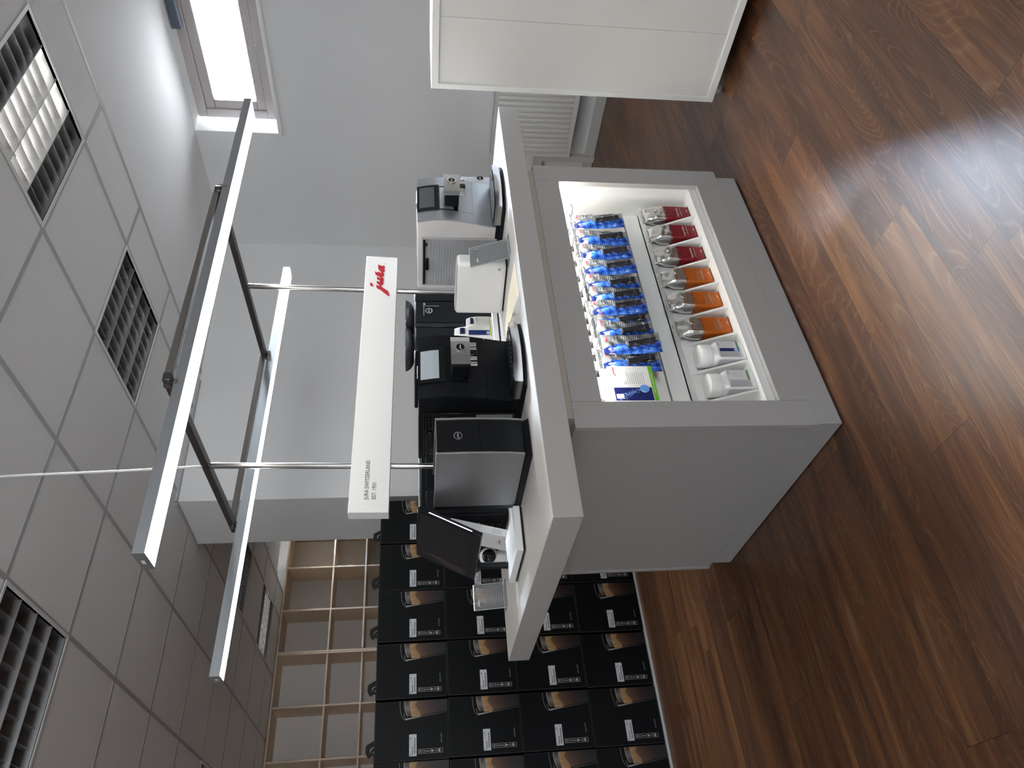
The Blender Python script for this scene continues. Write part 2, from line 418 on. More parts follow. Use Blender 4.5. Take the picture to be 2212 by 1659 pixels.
window('unseen_window_4', 'y', YF - .15, FX0, FX1, FZ0, FZ1, muls=(-1.6, -.4))  # out of view, added as fill light on the front faces
# interior sill board with a rounded nose
s = MB().prism([(XW - .018, 2.212), (XW - .022, 2.218), (XW - .022, 2.234), (XW - .018, 2.240), (XW + .13, 2.262), (XW + .13, 2.240), (XW, 2.24), (XW, 2.212)], 'y', W1[0], 1.274)
struct('trim_1', s, WHITE, smooth=True)
struct('baseboard_right', MB().box(XW - .014, XW, YF, 2.27, 0, .075), SKIRT, bevel=.003)
# cable trunking on the window wall
d = MB(); d.box(XW - .042, XW, 1.342, 1.390, 0, .425); d.box(XW - .040, XW, 1.30, 2.28, .385, .455)
struct('trim_2', d, mat('trunking_plastic', (.62, .62, .60), .45), bevel=.004)

# ceiling: tiles in a bar grid, plain plaster band along the window wall
P0, X0, Y0 = .6045, 1.846, .365
def gx(i, y): return X0 - P0 * i - .012 * (y - .36)
def gy(j, x): return Y0 + P0 * j - .004 * (x - 1.2)
LUMS = [(0, -1, 'on', 'square louvred ceiling light with two lit tubes, nearest the high window', 'i'),
        (0, 1, 'off', 'unlit louvred ceiling light above the far end of the suspended light frame', 'i'),
        (3, 1, 'off', 'unlit louvred ceiling light with mirrored cells above the corner overhang of the counter', 'i'),
        (0, 6, 'off', 'unlit louvred ceiling light beyond the partition, next to a lit one', 'i'),
        (0, 8, 'on', 'lit louvred ceiling light in front of the birch shelving', 'i'),
        (3, 6, 'off', 'unlit louvred ceiling light farthest along the row above the carton stack', 'i')]
HOLE = {(l[0], l[1]) for l in LUMS}
c = MB()
I0, I1, J0, J1 = 0, 11, -10, 10
for i in range(I0, I1):
    for j in range(J0, J1):
        if (i, j) in HOLE: continue
        # tile i lies between bars i (right) and i+1 (left); j between bars j and j+1
        q = [(gx(i + 1, gy(j, 0)), gy(j, gx(i + 1, 0))), (gx(i, gy(j, 0)), gy(j, gx(i, 0))), (gx(i, gy(j + 1, 0)), gy(j + 1, gx(i, 0))), (gx(i + 1, gy(j + 1, 0)), gy(j + 1, gx(i + 1, 0)))]
        c.add([(x, y, ZC) for x, y in q], [(3, 2, 1, 0)], 0)
for j in range(J0, J1):
    q = [(gx(0, gy(j, 0)), gy(j, gx(0, 0))), (gx(-.5, gy(j, 0)), gy(j, gx(-.5, 0))), (gx(-.5, gy(j + 1, 0)), gy(j + 1, gx(-.5, 0))), (gx(0, gy(j + 1, 0)), gy(j + 1, gx(0, 0)))]
    c.add([(x, y, ZC) for x, y in q], [(3, 2, 1, 0)], 0)
def bar(p, q, wd=.024, dz=.0):
    p, q = Vector((*p, 0)), Vector((*q, 0)); d_ = (q - p).normalized(); n = Vector((-d_.y, d_.x, 0)) * wd / 2
    a = [p - n, q - n, q + n, p + n]
    c.hexa([(v.x, v.y, ZC - .0015 - dz) for v in a], [(v.x, v.y, ZC + .002 - dz) for v in a], 1)
ya, yb = gy(J0, 0), gy(J1, 0)
for i in list(range(I0, I1 + 1)): bar((gx(i, ya), ya), (gx(i, yb), yb), dz=.0006)
bar((gx(-.5, ya), ya), (gx(-.5, yb), yb), dz=.0006)
for j in range(J0, J1 + 1): bar((gx(I1, 0), gy(j, gx(I1, 0))), (gx(-.5, 0), gy(j, gx(-.5, 0))))
xb0, xb1 = gx(-.5, ya), gx(-.5, yb)
c.add([(xb0, ya, ZC), (XW + .0, ya, ZC), (XW + .0, 5.78, ZC), (gx(-.5, 5.78), 5.78, ZC)], [(3, 2, 1, 0)], 2)
c.add([(XL, YF, ZC), (XW, YF, ZC), (XW, ya, ZC), (XL, ya, ZC)], [(3, 2, 1, 0)], 2)
c.add([(XL, YF, ZC), (gx(I1, ya), YF, ZC), (gx(I1, yb), YB, ZC), (XL, YB, ZC)], [(3, 2, 1, 0)], 2)
c.add([(XL, yb, ZC), (gx(-.5, yb), yb, ZC), (gx(-.5, yb), YB, ZC), (XL, YB, ZC)], [(3, 2, 1, 0)], 2)
# raised coffer beside the shelving, closed on all sides
c.add([(gx(-.5, 5.78), 5.78, ZC + .25), (XW, 5.78, ZC + .25), (XW, YB, ZC + .25), (gx(-.5, 5.78), YB, ZC + .25)], [(3, 2, 1, 0)], 2)
c.add([(gx(-.5, 5.78), 5.78, ZC), (XW, 5.78, ZC), (XW, 5.78, ZC + .25), (gx(-.5, 5.78), 5.78, ZC + .25)], [(0, 1, 2, 3)], 2)
c.add([(gx(-.5, 5.78), 5.78, ZC), (gx(-.5, 5.78), YB, ZC), (gx(-.5, 5.78), YB, ZC + .25), (gx(-.5, 5.78), 5.78, ZC + .25)], [(0, 1, 2, 3)], 2)
# slab above everything
c.box(XL - .2, XW + .3, YF - .2, YB + .2, 3.06, 3.12, 2)
struct('ceiling', c, [CEIL, TBAR, PLAST])
# shadow-gap profile where the partition meets the ceiling
t = MB()
def strip(p, q, wd=.03, hh=.012):
    p, q = Vector((*p, 0)), Vector((*q, 0)); d_ = (q - p).normalized(); n = Vector((-d_.y, d_.x, 0)) * wd
    a = [p, q, q + n, p + n]; t.hexa([(v.x, v.y, ZC - hh) for v in a], [(v.x, v.y, ZC) for v in a])
strip((2.05, 2.386), (1.148, 2.462)); strip((1.160, 2.462), (1.127, 3.03))
t.xf(Matrix.Translation((-.0, -.0, 0)))
struct('trim_3', t, TBAR)

# ------------------------------------------------------------------ recessed louvred lights
def louvre_light(i, j, state, label):
    ym = Y0 + P0 * (j + .5); xm = gx(i + .5, ym); ym = gy(j + .5, xm)
    r = thing('ceiling_light', label, 'ceiling light', (xm, ym, ZC), 'recessed louvred ceiling lights')
    h = .302; k = .288; D = .11
    f = MB()
    f.box(-h, h, -h, -k, -.004, .012); f.box(-h, h, k, h, -.004, .012); f.box(-h, -k, -k, k, -.004, .012); f.box(k, h, -k, k, -.004, .012)
    build('housing', f, WHITE, r, local=True)
    f = MB()
    f.box(-k - .004, -k, -k, k, .0, D); f.box(k, k + .004, -k, k, 0, D); f.box(-k, k, -k - .004, -k, 0, D); f.box(-k, k, k, k + .004, 0, D)
    f.box(-k - .004, k + .004, -k - .004, k + .004, D, D + .006)
    build('reflector', f, REFL, r, local=True)
    lv = MB(); n = 4; cw = 2 * k / n
    # lengthwise reflectors: slender wedges between the four channels (channels run along x)
    for q in range(n + 1):
        y = -k + q * cw
        half = .014
        y0, y1 = max(-k, y - half), min(k, y + half)
        lv.prism([(y0, .098), (y1, .098), (min(k, y + .002), .002), (max(-k, y - .002), .002)], 'x', -k, k)
    m_ = 8
    for q in range(n):
        ya_, yb_ = -k + q * cw, -k + (q + 1) * cw
        for p in range(1, m_ + 0):
            x = -k + p * 2 * k / m_
            lv.prism([(x - .0012, .016), (x + .0012, .016), (x + .007, .052), (x - .007, .052)], 'y', ya_, yb_)
    build('louvre', lv, MIRR, r, local=True)
    for q in range(n):
        y = -k + (q + .5) * cw
        on = state == 'on' and q in (1, 2)
        tb = MB().cyl((-k + .01, y, .086), (k - .01, y, .086), .013, 12)
        build('tube', tb, TUBE_ON if on else TUBE_OFF, r, local=True, smooth=True)
    return r
for i, j, st, lab, _ in LUMS: louvre_light(i, j, st, lab)

# ------------------------------------------------------------------ display counter
dc = thing('display_counter', 'grey display counter with a brightly lit recessed niche and stepped plinth', 'display counter', (0, 0, 0))
build('plinth', MB().box(0, 1.226, 0, 1.018, 0.004, .0825), LAMI, dc, bevel=.0015)
def fp(name, x0, x1, z0, z1): build(name, MB().box(x0, x1, -.001, .019, z0, z1), LAMI, dc, bevel=.0008)
fp('stile', -.006, .0885, .0835, .8425); fp('stile', 1.1665, 1.265, .0835, .8425)
fp('rail', .0895, 1.1655, .749, .8425); fp('rail', .0895, 1.1655, .0835, .180)
build('side_panel', MB().box(0, .016, .0195, 1.05, .0835, .8425), LAMI, dc, bevel=.001)
build('side_panel', MB().box(1.243, 1.259, .0195, 1.05, .0835, .8425), LAMI, dc, bevel=.001)
build('back_panel', MB().box(-.006, 1.265, 1.0505, 1.066, .0835, .8425), LAMI, dc, bevel=.001)
build('cover_board', MB().box(.0165, 1.2425, .02, 1.05, .826, .8425), LAMI, dc)
build('support_beam', MB().box(.03, 1.235, .004, 1.03, .8426, .8785), mat('support_wood', (.42, .38, .33), .6), dc)
nl = MB()
nl.box(.07, .0885, .0195, .30, .18, .7485)           # niche walls
nl.box(1.1665, 1.183, .0195, .30, .18, .7485)
nl.box(.0885, 1.1665, .0195, .30, .180, .2095)       # niche floor with the lit front lip
nl.box(.0885, 1.1665, .0195, .30, .742, .7485)
nl.box(.0885, 1.1665, .158, .175, .459, .742)
nl.box(.0885, 1.1665, .1585, .175, .39, .452)
build('niche_lining', nl, NICHE, dc, bevel=.0006)
build('slot', MB().box(.0885, 1.1665, .170, .176, .445, .466), mat('slot_dark', (.05, .05, .05), .6), dc)
build('ledge_board', MB().box(.0885, 1.1665, .115, .1575, .2095, .3865), NICHE, dc, bevel=.001)
DX = [1.028 - .1237 * k for k in range(8)]
for x in DX:
    build('divider', MB().prism([(.1148, .2096), (.1148, .3855), (.046, .226), (.042, .2096)], 'x', x - .0045, x + .0045), NICHE, dc, bevel=.0006)
build('led_strip', MB().box(.10, 1.155, .028, .040, .7395, .7435), LED_NICHE, dc)
# wire hooks that carry the pouches, a small label rail behind
HX = [1.048, .945, .862, .776, .694, .620, .560, .506, .447, .388, .318, .200]
for x in HX:
    hk = MB()
    for dx in (-.004, .004): hk.tube([(x + dx, .156, .700), (x + dx, .06, .698), (x + dx, .030, .701), (x + dx, .018, .712)], .0013, 6)
    hk.tube([(x - .004, .018, .712), (x, .016, .7125), (x + .004, .018, .712)], .0013, 6)
    hk.tube([(x, .156, .722), (x, .05, .720), (x, .030, .716)], .0011, 6)
    hk.box(x - .014, x + .014, .152, .158, .690, .730)
    build('hook', hk, CHROME, dc, smooth=True)
build('label_rail', MB().box(.092, 1.163, .1500, .1575, .727, .7375), WHITE, dc, bevel=.001)

ct = build('countertop', MB().prism([(-.330, -.073), (1.588, -.056), (1.588, 1.098), (-.330, 1.096)], 'z', .879, .9594), [EDGM, TOPM], bevel=.0015)
for p_ in ct.data.polygons:
    if p_.normal.z > .9: p_.material_index = 1
tag(ct, 'thick white worktop overhanging the grey display counter on both ends', 'countertop')
ZT = .9596

# ------------------------------------------------------------------ filter pouches on the hooks
def facet(u, v):
    """blue geometric print of the pouch"""
    cols = [rgb('#16357F'), rgb('#2A5CBE'), rgb('#3F78DA'), rgb('#5A90E8'), rgb('#2450A8')]
    a_, b_ = math.floor(u * 4.2 + v * 5.5 + .3), math.floor(v * 8.5 - u * 4.6 + 5)
    k = (a_ * 7 + b_ * 3 + (1 if (u * 4.2 + v * 5.5) % 1 > (v * 8.5 - u * 4.6) % 1 else 0)) % 5
    return cols[k]
def pouch_variant(seed):
    rnd = random.Random(seed)
    W_, H_ = .081, .212
    ph = [rnd.uniform(0, 6.3) for _ in range(6)]
    nx, ny = 26, 60
    front = MB()
    def pt(u, v, back=False):
        x = (u - .5) * W_; z = -v * H_ + .010
        edge = min(1, 6 * u, 6 * (1 - u)); ev = min(1, 7 * max(0, v - .06), 7 * (1 - v))
        cart = math.exp(-((u - .27 - .30 * (v - .42)) / .13) ** 2) * (1 if .34 < v < .92 else max(0, 1 - abs(v - (.34 if v < .34 else .92)) * 9))
        puff = .010 * max(0, edge) ** .6 * max(0, ev) ** .6 + .013 * cart
        cr = .0022 * math.sin(18 * u + ph[0] + 5 * v) * math.sin(11 * v + ph[1]) + .0016 * math.sin(31 * v + 9 * u + ph[2]) + .0014 * math.sin(26 * u - 17 * v + ph[3])
        cr *= max(0, min(1, ev * 1.3)) * max(0, min(1, edge * 1.5))
        bend = .010 * math.sin(2.2 * v + ph[4] * .3)
        y = -(puff + cr) if not back else (puff * .55 - cr * .5)
        if v > .95: x += .002 * math.sin(40 * u)
        return (x + .004 * math.sin(2.5 * v + ph[5]), y + bend - .004, z)
    def colr(u, v):
        if v < .055: return (.42, .44, .46)
        split = .46 - .09 * math.exp(-((v - .16) / .10) ** 2) * -1 - .02 * math.sin(5 * v)
        if v < .30: split = .46 - (.30 - v) * .9
        if u > split:
            if v > .93: return (.30, .31, .33)
            g = .105 if v > .52 else .14
            if v < .18: g = .18
            return (g, g * 1.06, g * 1.10)
        # cartridge picture
        cu = .27 + .30 * (v - .42)
        if .42 < v < .91 and abs(u - cu) < .100:
            s = (u - cu) / .100
            if v < .45: return (.13, .14, .15)
            b = .016 + .16 * math.exp(-((s - .45) / .18) ** 2) + .03 * math.exp(-((s + .5) / .2) ** 2)
            return (b, b, b * 1.15)
        if v < .16: return rgb('#1B2C66')
        return facet(u, v)
    for back in (False, True):
        vs = [pt(i / nx, j / ny, back) for j in range(ny + 1) for i in range(nx + 1)]
        o = len(front.v); front.v += [Vector(p) for p in vs]
        for j in range(ny):
            for i in range(nx):
                a = o + j * (nx + 1) + i; q = [a, a + nx + 1, a + nx + 2, a + 1]
                if back: q.reverse()
                cc = (.11, .115, .12) if back else [colr((i + d) / nx, (j + e) / ny) for d, e in ((0, 0), (0, 1), (1, 1), (1, 0))]
                front.f.append(q); front.m.append(0); front.c.append(cc)
    # prints that follow the pouch: drawn a hair in front
    pr = MB()
    def lay(polys, col):
        for poly in polys:
            rings = poly if isinstance(poly[0][0], (tuple, list)) else [poly]
            pts = [p for r in rings for p in r]
            tri = tessellate_polygon([[Vector((p[0], p[1], 0)) for p in r] for r in rings])
            vs = []
            for px, pz in pts:
                u = px / W_ + .5; v = (.010 - pz) / H_
                q = pt(u, v); vs.append((q[0], q[1] - .0007, q[2]))
            pr.add(vs, [t if ((pts[t[1]][0] - pts[t[0]][0]) * (pts[t[2]][1] - pts[t[0]][1]) - (pts[t[2]][0] - pts[t[0]][0]) * (pts[t[1]][1] - pts[t[0]][1])) > 0 else (t[0], t[2], t[1]) for t in tri], 0, col)
    lay(scaled(LOGO, .022, .004, -.020), rgb('#C02A38'))
    lay(scaled(text_polys('Smart', .0105), 1, .006, -.052), (.75, .76, .77))
    lay(scaled(text_polys('CLARIS', .006), 1, .006, -.041), (.70, .71, .72))
    random.seed(seed)
    lay(grid_lines(9, .006, .029, -.062, .0074, .0016), (.60, .61, .62))
    lay([rect(-.041, -.021, -.042, -.020)], (.82, .80, .80))
    lay(grid_lines(3, -.039, -.024, -.027, .005, .0012), rgb('#C07080'))
    return front, pr
def pouch_root(seed, loc, label, rz):
    r = thing('filter_pouch', label, 'pouch', loc, 'blue and grey filter pouches hanging in the niche', rz)
    f, p = pouch_variant(seed)
    build('film', f, PRINTG, r, local=True, smooth=True, angle=180)
    build('lettering', p, PRINT, r, local=True)
    c_ = MB(); a_, b_ = Vector((-.017, -.013, -.083)), Vector((.003, -.015, -.178)); d_ = (b_ - a_)
    c_.cyl(a_, b_, .0098, 18, 0); c_.cyl(a_ - d_ * .03, a_ + d_ * .02, .0112, 18, 1); c_.cyl(a_ + d_ * .80, a_ + d_ * .82, .0100, 18, 1)
    build('cartridge', c_, [CARTM, CARTR], r, local=True, smooth=True)
    return r
ORD = ['first', 'second', 'third', 'fourth', 'fifth', 'sixth', 'seventh', 'eighth', 'ninth', 'tenth', 'eleventh']
PX = [(1.034, .080, -1, .0), (.935, .080, 0, .0), (.850, .078, 0, 0), (.770, .076, 1, .0), (.688, .080, 0, .0), (.617, .072, 2, 0), (.557, .068, 6, .006),
      (.504, .078, -4, 0), (.447, .070, -6, 0), (.374, .056, -3, -.004), (.318, .080, 0, .002)]
protos = [None] * 3
for k, (x, y, rz, dz) in enumerate(PX):
    n = 10 - k
    lab = {10: 'blue and grey filter pouch hanging closest to the bare inner wall of the niche',
           0: 'filter pouch showing mostly its blue side, next to the white tablet carton'}.get(n, 'blue and grey filter pouch hanging %s from the white tablet carton' % ORD[n])
    loc = (x, y, .695 + dz); v = k % 3
    if protos[v] is None: protos[v] = pouch_root(11 + v, loc, lab, math.radians(rz))
    else: dup(protos[v], loc, math.radians(rz), lab)

# tablet carton at the end of the hooks
tc_ = thing('tablet_carton', 'white and blue tablet carton with a green stripe at the end of the hooks', 'carton', (.198, .068, .545))
build('box', MB().box(.128, .268, .050, .105, .545, .693), mat('carton_white', (.80, .80, .79), .4), tc_, bevel=.0008)
p = MB(); O = (.128, .0495, .545); EX, EZ = (1, 0, 0), (0, 0, 1)
p.flat([rect(.0, .052, .016, .140)], O, EX, EZ, 0, rgb('#16205E'))
p.flat([rect(.0, .140, 0, .014)], O, EX, EZ, 0, rgb('#6FB52C'))
p.flat([disc(.0155, 28, .047, .040)], (.128, .0492, .545), EX, EZ, 0, rgb('#5F97DA'))
p.flat([[(.047 + .0155 * math.cos(a), .040 + .0155 * math.sin(a)) for a in [PI * .62 + i * PI * .45 / 10 for i in range(11)]]], (.128, .0490, .545), EX, EZ, 0, rgb('#BCD6F2'))
rr = random.Random(3)
for _ in range(150):
    a = rr.random(); x = .044 - a * .036 + rr.gauss(0, .003 + a * .004); z = .055 + a * .075 + rr.gauss(0, .004 + .005 * a); s_ = .0007 + .0008 * rr.random()
    if .001 < x < .051 and z < .138: p.flat([rect(x - s_, x + s_, z - s_, z + s_)], (.128, .0493, .545), EX, EZ, 0, rgb('#7FA9E8'))
p.flat(scaled(LOGO, .030, .098, .128), (.128, .0492, .545), EX, EZ, 0, rgb('#C02A30'))
p.flat(scaled(text_polys('25', .012), 1, .064, .094), (.128, .0492, .545), EX, EZ, 0, (.15, .15, .16))
random.seed(4)
p.flat(grid_lines(9, .066, .120, .088, .0066, .0015), (.128, .0492, .545), EX, EZ, 0, (.25, .25, .26))
p.flat([rect(.008, .026, .112, .136)], (.128, .0488, .545), EX, EZ, 0, (.82, .79, .78))
p.flat(grid_lines(3, .010, .024, .130, .007, .0012), (.128, .0486, .545), EX, EZ, 0, rgb('#C58C8C'))
p.flat(grid_lines(1, .03, .11, .006, .01, .0022, .05), (.128, .0492, .545), EX, EZ, 0, (.7, .8, .6))
build('lettering', p, PRINT, tc_)

# ------------------------------------------------------------------ coffee bags in the compartments
def rounded(w_, d_, rr_, n=6):
    out = []
    for cx, cy, a0 in ((w_ - rr_, d_ - rr_, 0), (-w_ + rr_, d_ - rr_, PI / 2), (-w_ + rr_, -d_ + rr_, PI), (w_ - rr_, -d_ + rr_, 1.5 * PI)):
        for i in range(n + 1): out.append((cx + rr_ * math.cos(a0 + PI / 2 * i / n), cy + rr_ * math.sin(a0 + PI / 2 * i / n)))
    return out
def coffee_bag(kind, loc, label, seed):
    rnd = random.Random(seed)
    base = rgb('#86222A') if kind == 'red' else rgb('#C06421')
    vein = tuple(min(1, q * 1.35 + .01) for q in base)
    r = thing('coffee_bag', label, 'coffee bag', loc, 'ground coffee bags in the niche compartments')
    W2, D2, H = .0365, .0245, .195
    def ringp(z, k=40, grow=0.0):
        """rounded rectangle section that closes to a flat fold near the top"""
        t = z / H
        wx = W2 * (1 + .05 * math.sin(PI * min(1, t * 1.2))) + grow; dy = D2
        if t > .74:
            q = (t - .74) / .26; dy = D2 * (1 - q) ** 1.15 + .0022; wx = wx * (1 - .03 * q)
        dy += grow
        rr_ = min(.010, dy * .8); per = []
        for x, y in rounded(wx, dy, rr_, 5): per.append((x, y))
        ln = [0.0]
        for i in range(len(per)):
            p_, q_ = per[i], per[(i + 1) % len(per)]; ln.append(ln[-1] + math.hypot(q_[0] - p_[0], q_[1] - p_[1]))
        out = []; j = 0
        for i in range(k):
            t_ = ln[-1] * i / k
            while ln[j + 1] < t_: j += 1
            p_, q_ = per[j], per[(j + 1) % len(per)]; f_ = (t_ - ln[j]) / max(1e-9, ln[j + 1] - ln[j])
            out.append((p_[0] + (q_[0] - p_[0]) * f_, p_[1] + (q_[1] - p_[1]) * f_, z))
        return out
    def crum(p, amt):
        x, y, z = p; t = max(0, (z - .105) / .09)
        n = math.sin(90 * x + 70 * z + seed) * math.sin(120 * z - 60 * y + seed * 2) + .6 * math.sin(160 * x - 110 * z + seed * 3)
        return (x + amt * t * n * .4, y + amt * t * n, z + amt * .4 * t * n)
    fb = MB(); zs = [.10 + (H - .10) * i / 24 for i in range(25)]
    fb.loops([[crum(p_, .0034) for p_ in ringp(z)] for z in zs])
    fb.v = [Vector((p_[0], p_[1] + (.012 * max(0, (p_[2] - .175) / .02) ** 1.5 if p_[2] > .175 else 0), p_[2] + .0)) for p_ in fb.v]
    build('foil_top', fb, FOIL, r, local=True, smooth=True, angle=55)
    cr = MB().box(-.036, .036, .0105, .0145, .180, .196); cr.box(-.034, .034, -.002, .011, .191, .1945)
    build('fold_clip', cr, FOIL, r, local=True, bevel=.001)
    bd = MB(); K = 96
    rows = [0, .003, .012, .03, .05, .07, .088, .098]
    rings = [[(x * (.965 if z == 0 else 1), y * (.94 if z == 0 else 1), z) for x, y, _ in ringp(max(z, .0), K, .0007)] for z in rows]
    top = []
    for i, (x, y, z) in enumerate(ringp(.105, K, .0009)): top.append((x, y, .104 + (.0075, .001, -.0055, .001)[i % 4]))
    rings.append(top)
    bd.loops(rings, 0, base, caps=True)
    bd.f.pop(); bd.m.pop(); bd.c.pop()
    dark = tuple(q * .25 for q in base)
    build('printed_sleeve', bd, FOILP, r, local=True, smooth=True, angle=60)
    pr = MB(); yf = -D2 - .0016
    pr.flat([rect(-.034, .034, .001, .0045)], (0, yf + .0005, 0), EX, EZ, 0, dark)
    if kind == 'red':
        pr.flat(scaled(text_polys('Impressa', .0150), 1, -.032, .050), (0, yf, 0), EX, EZ, 0, (.78, .70, .68))
    else:
        pr.flat(scaled(text_polys('Malabar', .0145), 1, -.030, .055), (0, yf, 0), EX, EZ, 0, (.42, .33, .22))
        pr.flat(scaled(text_polys('Monsooned', .0095), 1, -.028, .045), (0, yf, 0), EX, EZ, 0, (.50, .42, .30))
    pr.flat([rect(-.030, .026, .0395, .0408)], (0, yf, 0), EX, EZ, 0, (.85, .82, .78))
    random.seed(seed); pr.flat(grid_lines(2, -.016, .016, .034, .0045, .0011), (0, yf, 0), EX, EZ, 0, tuple(min(1, q * 1.6 + .06) for q in base))
    pr.flat(scaled(LOGO, .0125, -.002, .0115), (0, yf, 0), EX, EZ, 0, (.86, .84, .80))
    # leaf veins
    for s_ in range(5):
        x0 = -.026 + .013 * s_; L_ = []; Rr = []
        for q in range(9):
            t_ = q / 8; xx = x0 + .007 * math.sin(t_ * 3 + s_); zz = .066 + .030 * t_; L_.append((xx - .0005, zz)); Rr.append((xx + .0005, zz))
        pr.flat([L_ + Rr[::-1]], (0, yf, 0), EX, EZ, 0, vein)
        for q in range(1, 6):
            t_ = q / 8; xx = x0 + .007 * math.sin(t_ * 3 + s_); zz = .066 + .030 * t_
            sg = 1 if q % 2 else -1
            pr.flat([[(xx, zz), (xx + sg * .006, zz + .004), (xx + sg * .006, zz + .0048), (xx, zz + .0009)]], (0, yf, 0), EX, EZ, 0, vein)
    build('lettering', pr, PRINT, r, local=True)
    v = MB().lathe([(.0, .003), (.005, .0028), (.0055, .0015), (.0085, .0012), (.0095, 0)], (.004, 0, 0), 20)
    v.xf(Matrix.Translation((.0, -D2 - .001, .142)) @ Matrix.Rotation(PI / 2, 4, 'X'))
    build('valve', v, FOIL, r, local=True, smooth=True)
    return r
BAGS = [('red', 1.082, .090, 'red coffee bag standing in the compartment against the inner niche wall'),
        ('red', .968 + .0, .090, 'middle one of the three red coffee bags in the compartments'),
        ('red', .842, .090, 'red coffee bag in the compartment next to the orange bags'),
        ('orange', .722, .090, 'orange coffee bag in the compartment next to the red bags'),
        ('orange', .598, .090, 'middle one of the three orange coffee bags in the compartments'),
        ('orange', .469, .088, 'orange coffee bag in the compartment beside the white jars')]
for k, (kd, x, y, lab) in enumerate(BAGS): coffee_bag(kd, (x, y, .2096), lab, 21 + k * 3)

# ------------------------------------------------------------------ white tablet jars
def rounded(w_, d_, rr_, n=6):
    out = []
    for cx, cy, a0 in ((w_ - rr_, d_ - rr_, 0), (-w_ + rr_, d_ - rr_, PI / 2), (-w_ + rr_, -d_ + rr_, PI), (w_ - rr_, -d_ + rr_, 1.5 * PI)):
        for i in range(n + 1): out.append((cx + rr_ * math.cos(a0 + PI / 2 * i / n), cy + rr_ * math.sin(a0 + PI / 2 * i / n)))
    return out
def jar(loc, label, blue):
    r = thing('tablet_jar', label, 'jar', loc, 'white screw-top jars in the niche compartments')
    w_ = .0385; b = MB(); rings = []
    for z, k, rr_ in ((0, .93, .010), (.003, 1, .010), (.088, 1, .010), (.098, .96, .014), (.107, .86, .020), (.110, .80, .024)):
        rings.append([(x, y, z) for x, y in rounded(w_ * k, w_ * k, rr_)])
    b.loops(rings); build('body', b, SHELLW, r, local=True, smooth=True, angle=50)
    l = MB(); prof = [(.034, .108), (.0375, .109), (.0375, .113), (.0365, .114), (.0395, .116), (.0395, .147), (.038, .150), (.0, .150)]
    l.lathe(prof, (0, 0, 0), 48); build('lid', l, WHITE, r, local=True, smooth=True, angle=35)
    p = MB(); yf = -w_ - .0004; zt = .092
    p.flat([rect(-.034, .034, .010, .094)], (0, yf, 0), EX, EZ, 0, (.72, .72, .72))
    p.flat([rect(-.006, .034, .018, .025)], (0, yf - .0003, 0), EX, EZ, 0, rgb('#5F8F52'))
    p.flat(scaled(LOGO, .014, .014, .085), (0, yf - .0003, 0), EX, EZ, 0, rgb('#A83040'))
    random.seed(5); p.flat(grid_lines(6, .006, .030, .070, .0062, .0013), (0, yf - .0003, 0), EX, EZ, 0, (.42, .42, .44))
    p.flat([rect(-.034, -.006, .018, .090)], (0, yf - .0002, 0), EX, EZ, 0, (.50, .51, .53))
    p.flat(grid_lines(12, -.033, -.008, .086, .0056, .0016), (0, yf - .0004, 0), EX, EZ, 0, (.40, .41, .43))
    if blue: p.flat([rect(-.010, .004, .020, .088)], (0, yf - .0005, 0), EX, EZ, 0, rgb('#20295E')); p.flat([disc(.008, 16, -.003, .030)], (0, yf - .0006, 0), EX, EZ, 0, rgb('#9FC3E4'))
    # wrap-round label on the side that faces the open end
    p.flat([rect(-.030, .030, .010, .094)], (-w_ - .0004, 0, 0), (0, -1, 0), EZ, 0, (.50, .51, .53))
    p.flat(grid_lines(12, -.028, .028, .086, .0062, .0022), (-w_ - .0007, 0, 0), (0, -1, 0), EZ, 0, (.38, .39, .41))
    build('label', p, PRINT, r, local=True)
    return r
jar((.332, .077, .2096), 'white screw-top jar in the compartment beside the orange bags, dark blue patch on its label', True)
jar((.207, .077, .2096), 'white screw-top jar in the end compartment, with a plain grey and green label', False)

# ------------------------------------------------------------------ overhead frame, lights, sign
fr = thing('light_frame', 'steel frame on two slim poles rising from the worktop and carrying the lights', 'light frame', (.64, .53, ZT))
PA0, PA1 = (.1905, .53, ZT), (.2165, .53, 2.0125)
PB0, PB1 = (1.069, .53, ZT), (1.100, .53, 2.0065)
for a, b in ((PA0, PA1), (PB0, PB1)):
    m_ = MB().cyl(a, b, .0108, 20); m_.cyl((a[0], a[1], a[2]), (a[0], a[1], a[2] + .006), .026, 24)
    build('pole', m_, STEEL, fr, smooth=True)
def beam(a, b, w_, h_):
    a, b = Vector(a), Vector(b); d_ = (b - a).normalized(); up = Vector((0, 0, 1)); n = d_.cross(up).normalized() * w_ / 2; u = n.cross(d_).normalized() * h_ / 2
    return MB().hexa([a - n - u, a + n - u, a + n + u, a - n + u], [b - n - u, b + n - u, b + n + u, b - n + u])
build('crossbar', beam((.212, .025, 2.0245), (.215, 1.012, 2.0235), .030, .023), DARKST, fr, bevel=.002)
build('crossbar', beam((1.092, .025, 2.0225), (1.102, 1.000, 2.014), .030, .023), DARKST, fr, bevel=.002)
build('rail', beam((.228, .052, 2.030), (1.078, .040, 2.026), .022, .022), STEEL, fr, bevel=.002)
build('rail', beam((.228, .955, 2.024), (1.085, .975, 2.018), .022, .022), STEEL, fr, bevel=.002)
for x, y, z in ((.205, .052, 2.026), (1.108, .040, 2.020), (.205, .958, 2.020), (1.108, .978, 2.014)):
    m_ = MB().cyl((x - .012, y, z), (x + .012, y, z), .012, 14); m_.box(x - .006, x + .006, y - .014, y + .014, z - .028, z - .008); build('clamp', m_, STEEL, fr, smooth=True)

